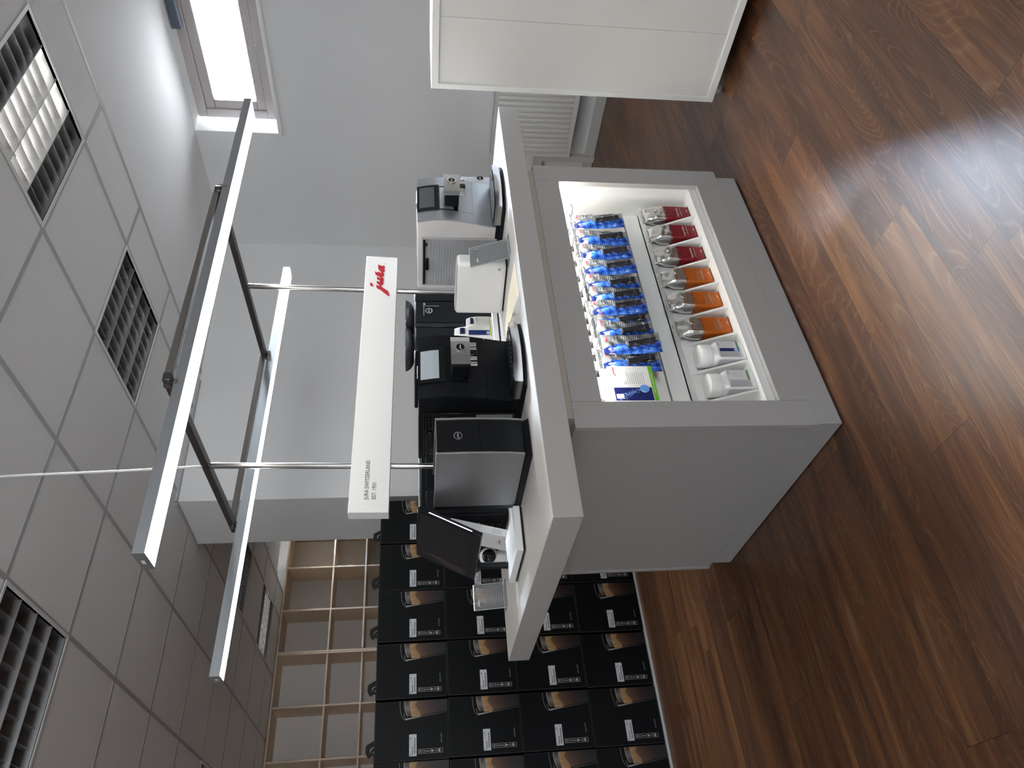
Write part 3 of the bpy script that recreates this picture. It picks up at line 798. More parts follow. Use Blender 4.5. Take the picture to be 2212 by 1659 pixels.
def linear(label, p0, p1, wid, hgt, capz):
    """p0, p1: front bottom edge ends; light body sits behind (larger y) and above that edge"""
    p0, p1 = Vector(p0), Vector(p1); r = thing('linear_light', label, 'linear light', ((p0.x + p1.x) / 2, (p0.y + p1.y) / 2 + wid / 2, p0.z), 'slim linear lights over the counter')
    n = Vector((0, wid, 0)); u = Vector((0, 0, hgt)); e = (p1 - p0).normalized()
    h = MB(); t_ = .0035; ty = Vector((0, t_, 0)); tz = Vector((0, 0, t_))
    def seg(a, b, c_, d_): h.hexa([p0 + q for q in (a, b, c_, d_)], [p1 + q for q in (a, b, c_, d_)])
    Z = Vector((0, 0, 0))
    seg(Z, ty, ty + u, u); seg(n - ty, n, n + u, n - ty + u); seg(ty + u - tz, n - ty + u - tz, n - ty + u, ty + u)
    build('housing', h, ALU, r, bevel=.0006)
    d = MB(); a = Vector((0, t_, .001)); b = Vector((0, wid - t_, .001)); c2 = Vector((0, wid - t_, .004)); d2 = Vector((0, t_, .004)); s0 = e * .003
    d.hexa([p0 + s0 + q for q in (a, b, c2, d2)], [p1 - s0 + q for q in (a, b, c2, d2)])
    build('diffuser', d, LED_MAIN, r)
    for q, sg in ((p0, -1), (p1, 1)):
        k = MB(); s_ = e * (.003 * sg)
        k.hexa([q + s_, q + s_ + n, q + s_ + n + u, q + s_ + u], [q, q + n, q + n + u, q + u])
        cp = build('end_cap', k, ALU, r)
        k2 = MB(); s2 = e * (.0036 * sg); a_ = Vector((0, wid * .45, hgt * .35)); b_ = Vector((0, wid * .65, hgt * .35)); uu = Vector((0, 0, hgt * .3))
        k2.hexa([q + s2 + a_, q + s2 + b_, q + s2 + b_ + uu, q + s2 + a_ + uu], [q + s_ + a_, q + s_ + b_, q + s_ + b_ + uu, q + s_ + a_ + uu]); build('cable_entry', k2, WHITE, cp)
    return r
linear('slim aluminium linear light over the front edge of the counter, reaching towards the high window', (-.326, .059, 1.980), (1.675, .014, 1.979), .095, .030, 0)
linear('slim aluminium linear light over the back edge of the counter, nearer the partition', (-.383, .900, 1.966), (1.727, 1.006, 1.965), .072, .034, 0)

sb = thing('sign_board', 'long white sign board with red script logo mounted across the two poles', 'sign', (.61, .495, 1.45))
a0, a1, b0, b1 = Vector((-.016, .470, 1.3965)), Vector((1.2265, .470, 1.3845)), Vector((-.012, .470, 1.530)), Vector((1.2335, .470, 1.5165))
dy = Vector((0, .045, 0))
build('board', MB().hexa([a0, a1, a1 + dy, a0 + dy], [b0, b1, b1 + dy, b0 + dy]), SIGNM, sb, bevel=.001)
ex = (a1 - a0).normalized(); ez = (b0 - a0).normalized(); ez = (ez - ex * ez.dot(ex)).normalized()
build('logo', MB().flat(scaled(LOGO, .1498), Vector((.990, .4695, 1.4405)) , ex, ez, 0, None, .003), RED, sb)
tx = MB()
tx.flat(scaled(text_polys('JURA SWITZERLAND', .0305), .545, ky=.65), Vector((.0345, .4693, 1.4655)), ex, ez)
tx.flat(scaled(text_polys('EST. 1931', .0305), .545, ky=.65), Vector((.0345, .4693, 1.4405)), ex, ez)
tx.flat([ring(.0022, .0030, 16)], Vector((1.186, .4693, 1.437)), ex, ez)
build('lettering', tx, INK, sb)

cb = []
for q in range(15):
    t_ = q / 14; z = ZC - t_ * (ZC - 2.032); cb.append((.172 + .024 * t_ ** .7 - .010 * (1 - t_) ** 4, .50 + .012 * math.sin(3 * t_), z))
tag(build('power_cable', MB().tube(cb, .0042, 10), WHITE, smooth=True), 'white power cable dropping from the ceiling to the light frame', 'cable')

# ------------------------------------------------------------------ coffee machines on the counter
def badge(mb, o, ex_, ey_, r_, mats=(0, 1, 2), thick=.004):
    en = Vector(ex_).cross(Vector(ey_)).normalized()
    mb.flat([disc(r_ * 1.0, 32)], o, ex_, ey_, mats[0], None, thick)
    mb.flat([ring(r_ * .80, r_ * 1.0, 32)], Vector(o) + en * thick, ex_, ey_, mats[0], None, .0012)
    mb.flat([disc(r_ * .80, 32)], Vector(o) + en * (thick + .0003), ex_, ey_, mats[1])
    k = r_ * 1.05
    mb.flat(scaled(LOGO, k, -k * .66, -k * .10), Vector(o) + en * (thick + .0007), ex_, ey_, mats[2])
TRAYM = mat('tray_chrome', (.62, .62, .63), .17, 1.0)
LOGOW = mat('logo_white', (.82, .82, .82), .4)
PROF = [(.030, .018), (.060, .014), (.100, .006), (.140, -.002), (.180, -.009), (.220, -.0135), (.255, -.0140), (.290, -.010), (.318, -.004), (.338, .001)]
def yprof(z):
    for (z0, y0), (z1, y1) in zip(PROF[:-1], PROF[1:]):
        if z <= z1: return y0 + (y1 - y0) * (z - z0) / (z1 - z0)
    return PROF[-1][1]
def coffee_machine(loc, label, shell, panel, spoutm, tankm, scr, hw, rz=0):
    r = thing('coffee_machine', label, 'coffee machine', loc, None, rz)
    D = .355
    # base with bow front
    def bow(f, hw_, k=9): return [(-hw_ + 2 * hw_ * i / k, f - (1 - (2 * i / k - 1) ** 2) * .026) for i in range(k + 1)]
    b = MB(); o1 = bow(-.068, hw + .004) + [(hw + .004, D + .004), (-hw - .004, D + .004)]
    o2 = bow(-.074, hw) + [(hw, D), (-hw, D)]
    b.loops([[(x, y, 0) for x, y in o1], [(x, y, .006) for x, y in o1], [(x, y, .0135) for x, y in o2]])
    b.box(-hw + .001, hw - .001, .013, D - .001, .013, .030)
    build('base', b, BLK, r, local=True, smooth=True, angle=30)
    # shell: side profile extruded
    s = MB(); pr_ = [(y + .004, z) for z, y in PROF] + [(D, .338), (D, .030)]
    s.prism(pr_, 'x', -hw, hw); build('shell', s, shell, r, local=True, smooth=True, angle=30, bevel=.003)
    # front panels, separated by fine joints
    def patch(x0, x1, z0, z1, mm, t_=.004, off=0.0):
        k = 14; m_ = MB(); A = []; B = []
        zs = [z0 + (z1 - z0) * i / k for i in range(k + 1)]
        vs = []
        for z in zs: vs += [(x0, yprof(z) + off, z), (x1, yprof(z) + off, z), (x0, yprof(z) + off + t_, z), (x1, yprof(z) + off + t_, z)]
        fs = []
        for i in range(k):
            q = i * 4; fs += [(q, q + 1, q + 5, q + 4), (q + 1, q + 3, q + 7, q + 5), (q + 2, q, q + 4, q + 6)]
        fs += [(0, 2, 3, 1), (k * 4, k * 4 + 1, k * 4 + 3, k * 4 + 2)]
        m_.add(vs, fs); return m_
    e = .0012; c_ = hw * .56
    for x0, x1, z0, z1 in ((-hw - .001, hw + .001, .034, .118 - e), (-hw - .001, -c_ - e, .118, .338), (c_ + e, hw + .001, .118, .338)):
        build('front_panel', patch(x0, x1, z0, z1, panel), panel, r, local=True, smooth=True, angle=35)
    build('front_panel', patch(-c_, c_, .118, .178, panel), panel, r, local=True, smooth=True, angle=35)
    build('recess', patch(-c_, c_, .178, .338, BLK, off=.0022, t_=.002), BLKG, r, local=True, smooth=True, angle=35)
    build('front_panel', patch(-c_ + .008, c_ - .008, .196, .250, panel, off=-.0008), panel, r, local=True, smooth=True, angle=35)
    bz = build('screen_bezel', patch(-c_ - .002, c_ + .002, .252, .339, BLKG, off=-.005, t_=.006), BLKG, r, local=True, smooth=True, angle=35)
    build('screen', patch(-c_ + .012, c_ - .012, .271, .330, scr, off=-.0056, t_=.001), scr, bz, local=True, smooth=True, angle=35)
    # spout
    sp = MB(); y0, y1 = -.082, -.012
    sp.box(-.052, .048, y0, y1, .176, .232); so = build('spout', sp, BLK, r, local=True, bevel=.003)
    f = MB(); k = 8; rngs = []
    fl = [(-.058, -.074)] + [(-.058 + .112 * i / k, -.086 - .0065 * (1 - (2 * i / k - 1) ** 2)) for i in range(k + 1)] + [(.054, -.074)]
    fb_ = [(x * .985, y + .0035) for x, y in fl[::-1]]
    f.prism(fl + fb_, 'z', .174, .235); build('spout_cover', f, spoutm, so, local=True, smooth=True, angle=50)
    for x in (-.042, -.020, .018, .038):
        build('nozzle', MB().cyl((x, -.066, .152), (x, -.066, .176), .0085, 18), CHROME, so, local=True, smooth=True)
    nz = MB().box(-.010, .012, -.074, -.05, .150, .176); build('nozzle_block', nz, BLKG, so, local=True, bevel=.002)
    bd = MB(); badge(bd, (.004, -.0915, .205), EX, EZ, .0165); build('badge', bd, [CHROME, BLKG, LOGOW], so, local=True)
    # drip tray
    t_ = MB(); o1 = bow(-.082, hw - .003) + [(hw - .003, .012), (-hw + .003, .012)]; o2 = bow(-.084, hw - .002) + [(hw - .002, .012), (-hw + .002, .012)]
    t_.loops([[(x, y, .0138) for x, y in o1], [(x, y, .040) for x, y in o2]]); dt = build('drip_tray', t_, TRAYM, r, local=True, smooth=True, angle=30)
    g = MB(); o3 = bow(-.076, hw - .016) + [(hw - .016, .008), (-hw + .016, .008)]
    g.loops([[(x, y, .0402) for x, y in o3], [(x, y, .0430) for x, y in o3]], 0)
    for i in range(11):
        x = -hw + .03 + i * (2 * hw - .06) / 10; g.box(x - .0022, x + .0022, -.074, -.004, .0430, .0442, 1)
    build('drip_grate', g, [BLKG, CHROME], dt, local=True)
    # lid and rear top
    lz = .351 if shell is BLK else .341; l = MB().box(-.020 if shell is BLK else -hw + .02, hw - .014, .045, .20, .338, lz); build('bean_lid', l, shell, r, local=True, bevel=.004)
    build('lid_handle', MB().box(.0 - .028, .022, .020, .028, .338, .341), CHROME, r, local=True, bevel=.001)
    # water tank set in the side
    tk = MB(); xs = -hw - .002; y0, y1, z0, z1 = .083, .333, .022, .316
    n = 26
    vs = []; fs = []
    for i in range(n + 1):
        z = z0 + (z1 - z0) * i / n
        for d_ in (0, 1):
            zz = z + d_ * (z1 - z0) / n * .5; xx = xs - (.0014 if d_ else 0)
            if zz > z1: continue
            vs += [(xx, y0, zz), (xx, y1, zz)]
    for i in range(len(vs) // 2 - 1): fs.append((2 * i, 2 * i + 2, 2 * i + 3, 2 * i + 1))
    tk.add(vs, fs); tk.box(xs + .0005, xs + .0015, y0, y1, z0, z1, 0)
    to = build('water_tank', tk, tankm, r, local=True, smooth=True, angle=20)
    fr_ = MB(); fr_.box(xs - .003, xs + .001, y0 - .006, y1 + .006, z1, z1 + .006); fr_.box(xs - .003, xs + .001, y0 - .006, y0, z0, z1); fr_.box(xs - .003, xs + .001, y1, y1 + .006, z0, z1)
    build('tank_rim', fr_, GREY if tankm is TANK else BLKG, to, local=True, bevel=.001)
    hd = MB().box(xs - .0042, xs - .0008, y0 + .004, y1 - .004, z1 - .010, z1 - .001); hd.box(xs - .0055, xs - .0008, y0 + .10, y0 + .165, z1 - .024, z1 - .010); hd.box(xs - .005, xs - .0008, y0 + .02, y0 + .035, z1 - .018, z1 - .009); build('tank_handle', hd, BLKG, to, local=True, bevel=.0015)
    bk = MB().box(xs + .0016, xs + .0025, y0, y1, z0, z1); build('tank_back', bk, LSILV if tankm is TANK else BLKG, to, local=True)
    if tankm is not TANK: build('filter_cartridge', MB().box(xs - .0025, xs - .0005, y0 + .004, y0 + .034, .03, .15), GREY, to, local=True)
    return r
coffee_machine((.3215, .120, ZT), 'black coffee machine with chrome spout in the middle of the counter front', BLK, BLKS, CHROME, TANKD, SCREENB, .1265)
coffee_machine((1.183, .122, ZT), 'silver coffee machine with clear ribbed water tank at the window end of the counter', LSILV, SILV, mat('satin_spout', (.50, .50, .49), .28, 1.0), TANK, SCREENG, .1325)

# narrow appliance with aluminium cheeks at the near corner
na = thing('milk_cooler', 'narrow black appliance with brushed aluminium side and round badge on the counter corner', 'milk cooler', (.03, .27, ZT))
build('base', MB().hexa([(-.034, .104, ZT), (.104, .104, ZT), (.104, .47, ZT), (-.030, .47, ZT)], [(-.027, .112, .9805), (.098, .112, .9805), (.098, .46, .9805), (-.024, .46, .9805)]), BLK, na, bevel=.002)
def cheek(x0, x1):
    pts = [(.098, .9815), (.092, 1.03), (.0885, 1.10), (.0885, 1.17), (.092, 1.247), (.414, 1.249), (.412, .9815)]
    return MB().prism(pts, 'x', x0, x1)
build('side_cheek', cheek(-.0305, -.0245), ALUB, na, bevel=.001); build('side_cheek', cheek(.0925, .0985), ALUB, na, bevel=.001)
bpts = [(.104, .9815), (.099, 1.03), (.0955, 1.10), (.0955, 1.17), (.099, 1.244), (.44, 1.244), (.44, .9815)]
build('body', MB().prism([(y + .006, z) for y, z in bpts], 'x', -.024, .092), BLK, na)
def cfront(z0, z1):
    f = [p for p in [(.104, .9815), (.099, 1.03), (.0955, 1.10), (.0955, 1.17), (.099, 1.244)]]
    def yy(z):
        for (ya_, za), (yb_, zb) in zip(f[:-1], f[1:]):
            if z <= zb: return ya_ + (yb_ - ya_) * (z - za) / (zb - za)
        return f[-1][0]
    zs = [z0 + (z1 - z0) * i / 8 for i in range(9)]
    return MB().prism([(yy(z), z) for z in zs] + [(yy(z) + .0055, z) for z in zs[::-1]], 'x', -.0235, .0915)
build('front_panel', cfront(.9825, 1.1135), BLKS, na); build('front_panel', cfront(1.1150, 1.2435), BLKS, na)
bd = MB(); badge(bd, (.035, .0955, 1.180), EX, EZ, .0135, thick=.001); build('badge', bd, [CHROME, BLKG, LOGOW], na)

# bean-to-cup machine at the back with two smoked hoppers
gm = thing('coffee_machine', 'tall black coffee machine with two smoked bean hoppers at the back of the counter', 'coffee machine', (1.08, .88, ZT))
build('shell', MB().box(.886, 1.270, .712, 1.072, ZT, 1.314), BLK, gm, bevel=.006, seg=3)
for x0, x1, z0, z1, m_ in ((1.062, 1.192, 1.01, 1.308, BLKS), (1.197, 1.266, .99, 1.308, BLKS), (.890, 1.030, .99, 1.308, BLKS), (1.034, 1.058, .99, 1.308, BLKG)):
    build('front_panel', MB().box(x0, x1, .704, .7115, z0, z1), m_, gm, bevel=.002)
bd = MB(); badge(bd, (1.131, .7035, 1.2465), EX, EZ, .0165, thick=.001); build('badge', bd, [CHROME, BLKG, LOGOW], gm)
m_ = MB().box(1.102, 1.170, .7025, .7045, 1.268, 1.271); m_.box(1.160, 1.162, .7020, .7042, 1.20, 1.27); m_.box(1.166, 1.180, .7015, .7042, 1.262, 1.272); build('chrome_accent', m_, CHROME, gm)
for cx in (.981, 1.152):
    hp = MB(); rings = []
    for z, k in ((1.3142, .58), (1.320, .74), (1.332, .90), (1.350, 1.0), (1.353, .99)): rings.append([(cx + x, .80 + y, z) for x, y in rounded(.0835 * k, .09 * k, .05 * k, 6)])
    hp.loops(rings); build('bean_hopper', hp, HOPP, gm, smooth=True, angle=30)

# black machine seen from its vented rear, at the back behind the corner appliance
rm = thing('coffee_machine', 'black coffee machine seen from its vented rear, behind the narrow corner appliance', 'coffee machine', (.24, .89, ZT))
build('shell', MB().box(.094, .386, .717, 1.075, ZT + .004, 1.290), BLK, rm, bevel=.006, seg=3)
build('rear_panel', MB().box(.205, .372, .7125, .7175, 1.0, 1.27), BLKS, rm, bevel=.002); build('rear_panel', MB().box(.104, .201, .7125, .7175, 1.0, 1.27), BLKS, rm, bevel=.002)
build('top_strip', MB().box(.10, .38, .722, .76, 1.290, 1.297), ALU, rm, bevel=.002)
vt = MB()
for i in range(9): vt.box(.0905, .0945, .775, .860, .985 + i * .0125, .985 + i * .0125 + .006)
build('vent_grille', vt, BLKG, rm, bevel=.001)
lb = MB(); lb.flat([rect(0, .045, 0, .042)], (.0932, .822, 1.062), (0, -1, 0), EZ, 0, (.75, .75, .75))
random.seed(9); lb.flat(grid_lines(5, .003, .042, .036, .008, .004), (.0928, .822, 1.062), (0, -1, 0), EZ, 0, (.12, .12, .12)); lb.flat([disc(.003, 10, -.004, .045)], (.0930, .822, 1.062), (0, -1, 0), EZ, 0, rgb('#B02030'))
build('rating_label', lb, PRINT, rm)

# white milk cooler with a round button
mc = thing('milk_cooler', 'white round-cornered appliance with a small round button between the two coffee machines', 'milk cooler', (.85, .26, ZT))
def mcring(z, k=1.0):
    a = Vector((.8365, .138)); b = Vector((.802, .378)); d_ = (b - a).normalized(); n = Vector((-d_.y, d_.x)) * -1
    L_ = (b - a).length; out = []
    for x, y in rounded(L_ / 2 * k, .035 * k, .018 * k, 5):
        p = a + d_ * (L_ / 2 + x) + n * (.035 + y); out.append((p.x, p.y, z))
    return out
tmp = mcring(0)
bd = MB(); bd.loops([mcring(z, k) for z, k in ((.9665, .955), (.970, .985), (.978, 1), (1.138, 1), (1.144, .99), (1.1475, .965))])
build('body', bd, SHELLW, mc, smooth=True, angle=50)
build('foot', MB().loops([mcring(ZT, .93), mcring(.9665, .94)]), BLKG, mc, smooth=True)
build('lid', MB().loops([mcring(1.1475, .93), mcring(1.152, .92)]), GREY, mc, smooth=True, angle=30)
bt = MB(); cpt = Vector((.832, .160, .991)); nn = Vector((-.99, -.142, 0))
bt.cyl(cpt, cpt + nn * .0035, .0065, 24); bt.cyl(cpt + nn * .0035, cpt + nn * .004, .0048, 24); build('button', bt, CHROME, mc, smooth=True)

# clear milk container with badge beside the silver machine
mj = thing('milk_container', 'clear white milk container with a round badge beside the silver coffee machine', 'milk container', (1.42, .25, ZT))
rings = [[(1.415 + x * k, .255 + y * k, z) for x, y in rounded(.052, .052, .016)] for z, k in ((ZT, .92), (ZT + .004, 1), (1.082, 1), (1.085, .98))]
build('body', MB().loops(rings), MILKG, mj, smooth=True, angle=50)
rings = [[(1.415 + x * k, .255 + y * k, z) for x, y in rounded(.052, .052, .016)] for z, k in ((1.0855, 1), (1.106, 1), (1.109, .96))]
build('lid', MB().loops(rings), ACRYE, mj, smooth=True, angle=50)
bd = MB(); badge(bd, (1.446, .2025, 1.027), EX, EZ, .0165, thick=.001); build('badge', bd, [CHROME, BLKG, LOGOW], mj)

# raised white trays
def tray(label, x0, x1, y0, y1, z1):
    r = thing('display_tray', label, 'tray', ((x0 + x1) / 2, (y0 + y1) / 2, ZT))
    build('foot', MB().box(x0 + .004, x1 - .004, y0 + .004, y1 - .004, ZT, ZT + .007), BLKG, r)
    build('slab', MB().box(x0, x1, y0, y1, ZT + .007, z1), SHELLW, r, bevel=.002)
tray('flat white tray with black underside carrying the cleaning bottles', .60, .925, .487, .695, .9885)
tray('flat white tray with black underside under the tilted tablet', -.195, -.036, .407, .669, .9885)

# cleaning bottles on the back tray
def bottle(x, y, z, h, w_, d_, label, blue):
    r = thing('cleaning_bottle', label, 'bottle', (x, y, z))
    b = MB(); rings = []
    for q, k in ((0, .94), (.004, 1), (h * .66, 1), (h * .74, .98), (h * .90, .86), (h, .70)): rings.append([(px, py, q) for px, py in rounded(w_ * k, d_ * k, min(w_, d_) * .45 * k)])
    b.loops(rings); build('body', b, SHELLW, r, local=True, smooth=True, angle=55)
    cp = MB().box(-.016, .016, -d_ - .004, -d_ * .2, h * .73, h * .87); build('flip_cap', cp, mat('cap_blue', (.010, .014, .045), .4), r, local=True, bevel=.003)
    p = MB(); yf = -d_ - .0006
    p.flat([rect(-w_ * .88, w_ * .88, .004, h * .64)], (0, yf, 0), EX, EZ, 0, (.72, .72, .68))
    p.flat([rect(-w_ * .88, w_ * .88, .006, .012)], (0, yf - .0003, 0), EX, EZ, 0, rgb('#9BB53A'))
    if blue:
        p.flat([rect(-w_ * .75, w_ * .15, .014, h * .64)], (0, yf - .0003, 0), EX, EZ, 0, rgb('#1B2A60'))
        for i in range(8): p.flat([rect(-w_ * .6 + .002 * i, -w_ * .6 + .002 * i + .0018, .016, .022 + .006 * abs(math.sin(i * 1.7)))], (0, yf - .0005, 0), EX, EZ, 0, rgb('#B9C6E4'))
    random.seed(int(x * 1000)); p.flat(grid_lines(7, (w_ * .22 if blue else -w_ * .7), w_ * .8, h * .56, .008, .0016), (0, yf - .0004, 0), EX, EZ, 0, (.35, .34, .33))
    p.flat(scaled(LOGO, .010, w_ * .1, h * .60), (0, yf - .0005, 0), EX, EZ, 0, rgb('#A83040')) if not blue else None
    build('label', p, PRINT, r, local=True)
bottle(.888, .527, .989, .106, .0285, .020, 'shorter white cleaning bottle with dark blue cap on the back tray', False)
bottle(.824, .520, .989, .158, .0300, .021, 'taller white cleaning bottle with dark blue label next to the black coffee machine', True)

# sheets on the worktop
tag(build('paper_sheet', MB().prism([(.707, .002), (.540, .000), (.600, .150), (.655, .362), (.712, .363), (.735, .20)], 'z', ZT, ZT + .0012), CREAM), 'cream paper sheet lying on the worktop in front of the white appliance', 'sheet')
tag(build('plastic_sleeve', MB().prism([(.548, -.004), (.500, .000), (.494, .050), (.600, .168), (.60, .15), (.542, .004)], 'z', ZT, ZT + .0008), ACRYE), 'clear plastic sleeve poking out beside the cream sheet on the worktop', 'sleeve')

# acrylic card holders
def acrylic(loc, label, w_, h_, lean, shift, rz=0):
    r = thing('card_holder', label, 'card holder', loc, 'clear acrylic card holders', rz)
    s = MB(); t_ = .003
    s.hexa([(-w_, 0, .002), (w_, 0, .002), (w_, t_, .002), (-w_, t_, .002)], [(-w_ + shift, lean, h_), (w_ + shift, lean, h_), (w_ + shift, lean + t_, h_), (-w_ + shift, lean + t_, h_)])
    build('plate', s, ACRYL, r, local=True)
    ed = MB()
    def rod(a, b): ed.tube([a, b], .0016, 6)
    rod((-w_, 0, .002), (-w_ + shift, lean, h_)); rod((w_, 0, .002), (w_ + shift, lean, h_)); rod((-w_ + shift, lean, h_), (w_ + shift, lean, h_)); rod((-w_, 0, .002), (w_, 0, .002))
    build('edge', ed, ACRYE, r, local=True)
    build('foot', MB().box(-w_, w_, -.03, .045, 0, .003), ACRYL, r, local=True)
    p = MB(); en = Vector((0, lean, h_)).normalized()
    ey_ = Vector((shift, lean, h_)).normalized(); o = Vector((-w_, -.0008, .004)); exx = Vector((1, 0, 0))
    random.seed(12)
    p.flat(grid_lines(8, .012, w_ * 1.4, h_ * .62, .009, .0010), o, exx, ey_, 0, (.30, .30, .31))
    p.flat(scaled(LOGO, .02, .012, h_ * .82), o, exx, ey_, 0, (.85, .85, .85))
    p.flat([rect(w_ * 1.55, w_ * 1.75, h_ * .80, h_ * .9)], o, exx, ey_, 0, (.25, .25, .26))
    build('lettering', p, PRINT, r, local=True)
acrylic((.866, .086, ZT), 'clear acrylic card holder leaning in front of the silver coffee machine', .0515, .143, .050, .0)
acrylic((-.100, 1.012, ZT), 'clear acrylic card holder on the worktop end beside the tablet', .0515, .124, .022, .0)

# tilted tablet on a bent stand
tb = thing('tablet_screen', 'black tilted tablet with a lit strip along one edge', 'tablet', (-.11, .525, .9886))
bv = Vector((-.170, .356, 1.104)); cv_ = Vector((-.170, .694, 1.108)); av = Vector((-.066, .356, 1.303)); dv = Vector((-.068, .694, 1.308))
upv = (av - bv).normalized(); alv = (cv_ - bv).normalized(); nrm = alv.cross(upv).normalized()
if nrm.x > 0: nrm = -nrm
Wt, Ht = (cv_ - bv).length, (av - bv).length
def tq(a0_, a1_, b0_, b1_, d0, d1):
    f = lambda a, b, d_: bv + alv * a + upv * b + nrm * d_
    return MB().hexa([f(a0_, b0_, d1), f(a1_, b0_, d1), f(a1_, b1_, d1), f(a0_, b1_, d1)], [f(a0_, b0_, d0), f(a1_, b0_, d0), f(a1_, b1_, d0), f(a0_, b1_, d0)])
build('case', tq(0, Wt, 0, Ht, 0, -.016), BLKG, tb, bevel=.003)
build('screen', tq(.012, Wt - .016, .030, Ht - .012, .0008, 0), SCREEN, tb)
p = MB()
HND = [(.80, .78), (.84, .79), (.88, .62), (.93, .48), (.965, .27), (.94, .16), (.86, .15), (.82, .30), (.83, .45), (.80, .60)]
p.flat([[(a * Wt, b * Ht) for a, b in HND][::-1]], bv + nrm * .0011, alv, upv, 0, (.034, .024, .021))
build('screen_picture', p, PRINTG, tb)
build('led_bar', tq(-.0012, .0002, .034, Ht - .040, -.004, -.0058), LED_TAB, tb)
st = MB()
def sring(z, k):
    return [(-.134 + x * k, .656 + y * k, z) for x, y in rounded(.020, .020, .016)]
st.loops([sring(z, k) for z, k in ((.9888, .64), (.992, .64), (.996, .58), (1.02, .55), (1.06, .55), (1.10, .60))])
m0 = bv + alv * (Wt * .885) + upv * (Ht * .10) + nrm * -.0165
st.hexa([(-.146, .644, 1.085), (-.122, .644, 1.085), (-.122, .668, 1.085), (-.146, .668, 1.085)], [m0 + Vector((-.012, -.017, -.012)), m0 + Vector((.018, -.017, .012)), m0 + Vector((.018, .017, .012)), m0 + Vector((-.012, .017, -.012))])
build('stand', st, BLK, tb)

# leaflet carton leaning against the rear machine
lc = thing('leaflet_carton', 'slim white carton with red script leaning behind the tilted tablet', 'carton', (-.012, .70, ZT)); lc.rotation_euler = (0, math.radians(15.5), math.radians(3))
build('box', MB().box(0, .030, 0, .104, .0005, .236), mat('carton_grey_white', (.66, .66, .65), .5), lc, local=True, bevel=.0008)
p = MB(); p.flat(scaled(LOGO, .026, -.063, .040), (-.0004, 0, 0), (0, -1, 0), EZ, 0, rgb('#A8323A'))
random.seed(8); p.flat(grid_lines(10, .004, .026, .075, .004, .0016, .1), (0, -.0004, 0), EX, EZ, 0, (.35, .35, .35))
build('lettering', p, PRINT, lc, local=True)

# small camera
cam_o = thing('security_camera', 'small white dome camera with black face between carton and card holder', 'camera', (.012, .905, ZT)); cam_o.rotation_euler = (0, 0, math.radians(-20))
b = MB().lathe([(.026, 0), (.029, .003), (.029, .022), (.022, .032), (.020, .038)], (0, 0, 0), 28); build('base', b, SHELLW, cam_o, local=True, smooth=True, angle=40)
b = MB(); prof = [(.037 * math.sin(PI * i / 14), .068 - .037 * math.cos(PI * i / 14)) for i in range(15)]; b.lathe(prof, (0, 0, 0), 28); build('head', b, SHELLW, cam_o, local=True, smooth=True, angle=180)
f = MB(); f.lathe([(0.0, -.041), (.012, -.0405), (.020, -.037), (.0265, -.0305), (.0275, -.024)], (0, 0, .069), 28, axis='y'); fo = build('face', f, BLKG, cam_o, local=True, smooth=True, angle=180)
f = MB().lathe([(0, -.0440), (.006, -.0435), (.0085, -.0415), (.0095, -.039)], (0, 0, .068), 20, axis='y'); build('lens', f, mat('lens_glass', (.01, .012, .02), .03), fo, local=True, smooth=True)

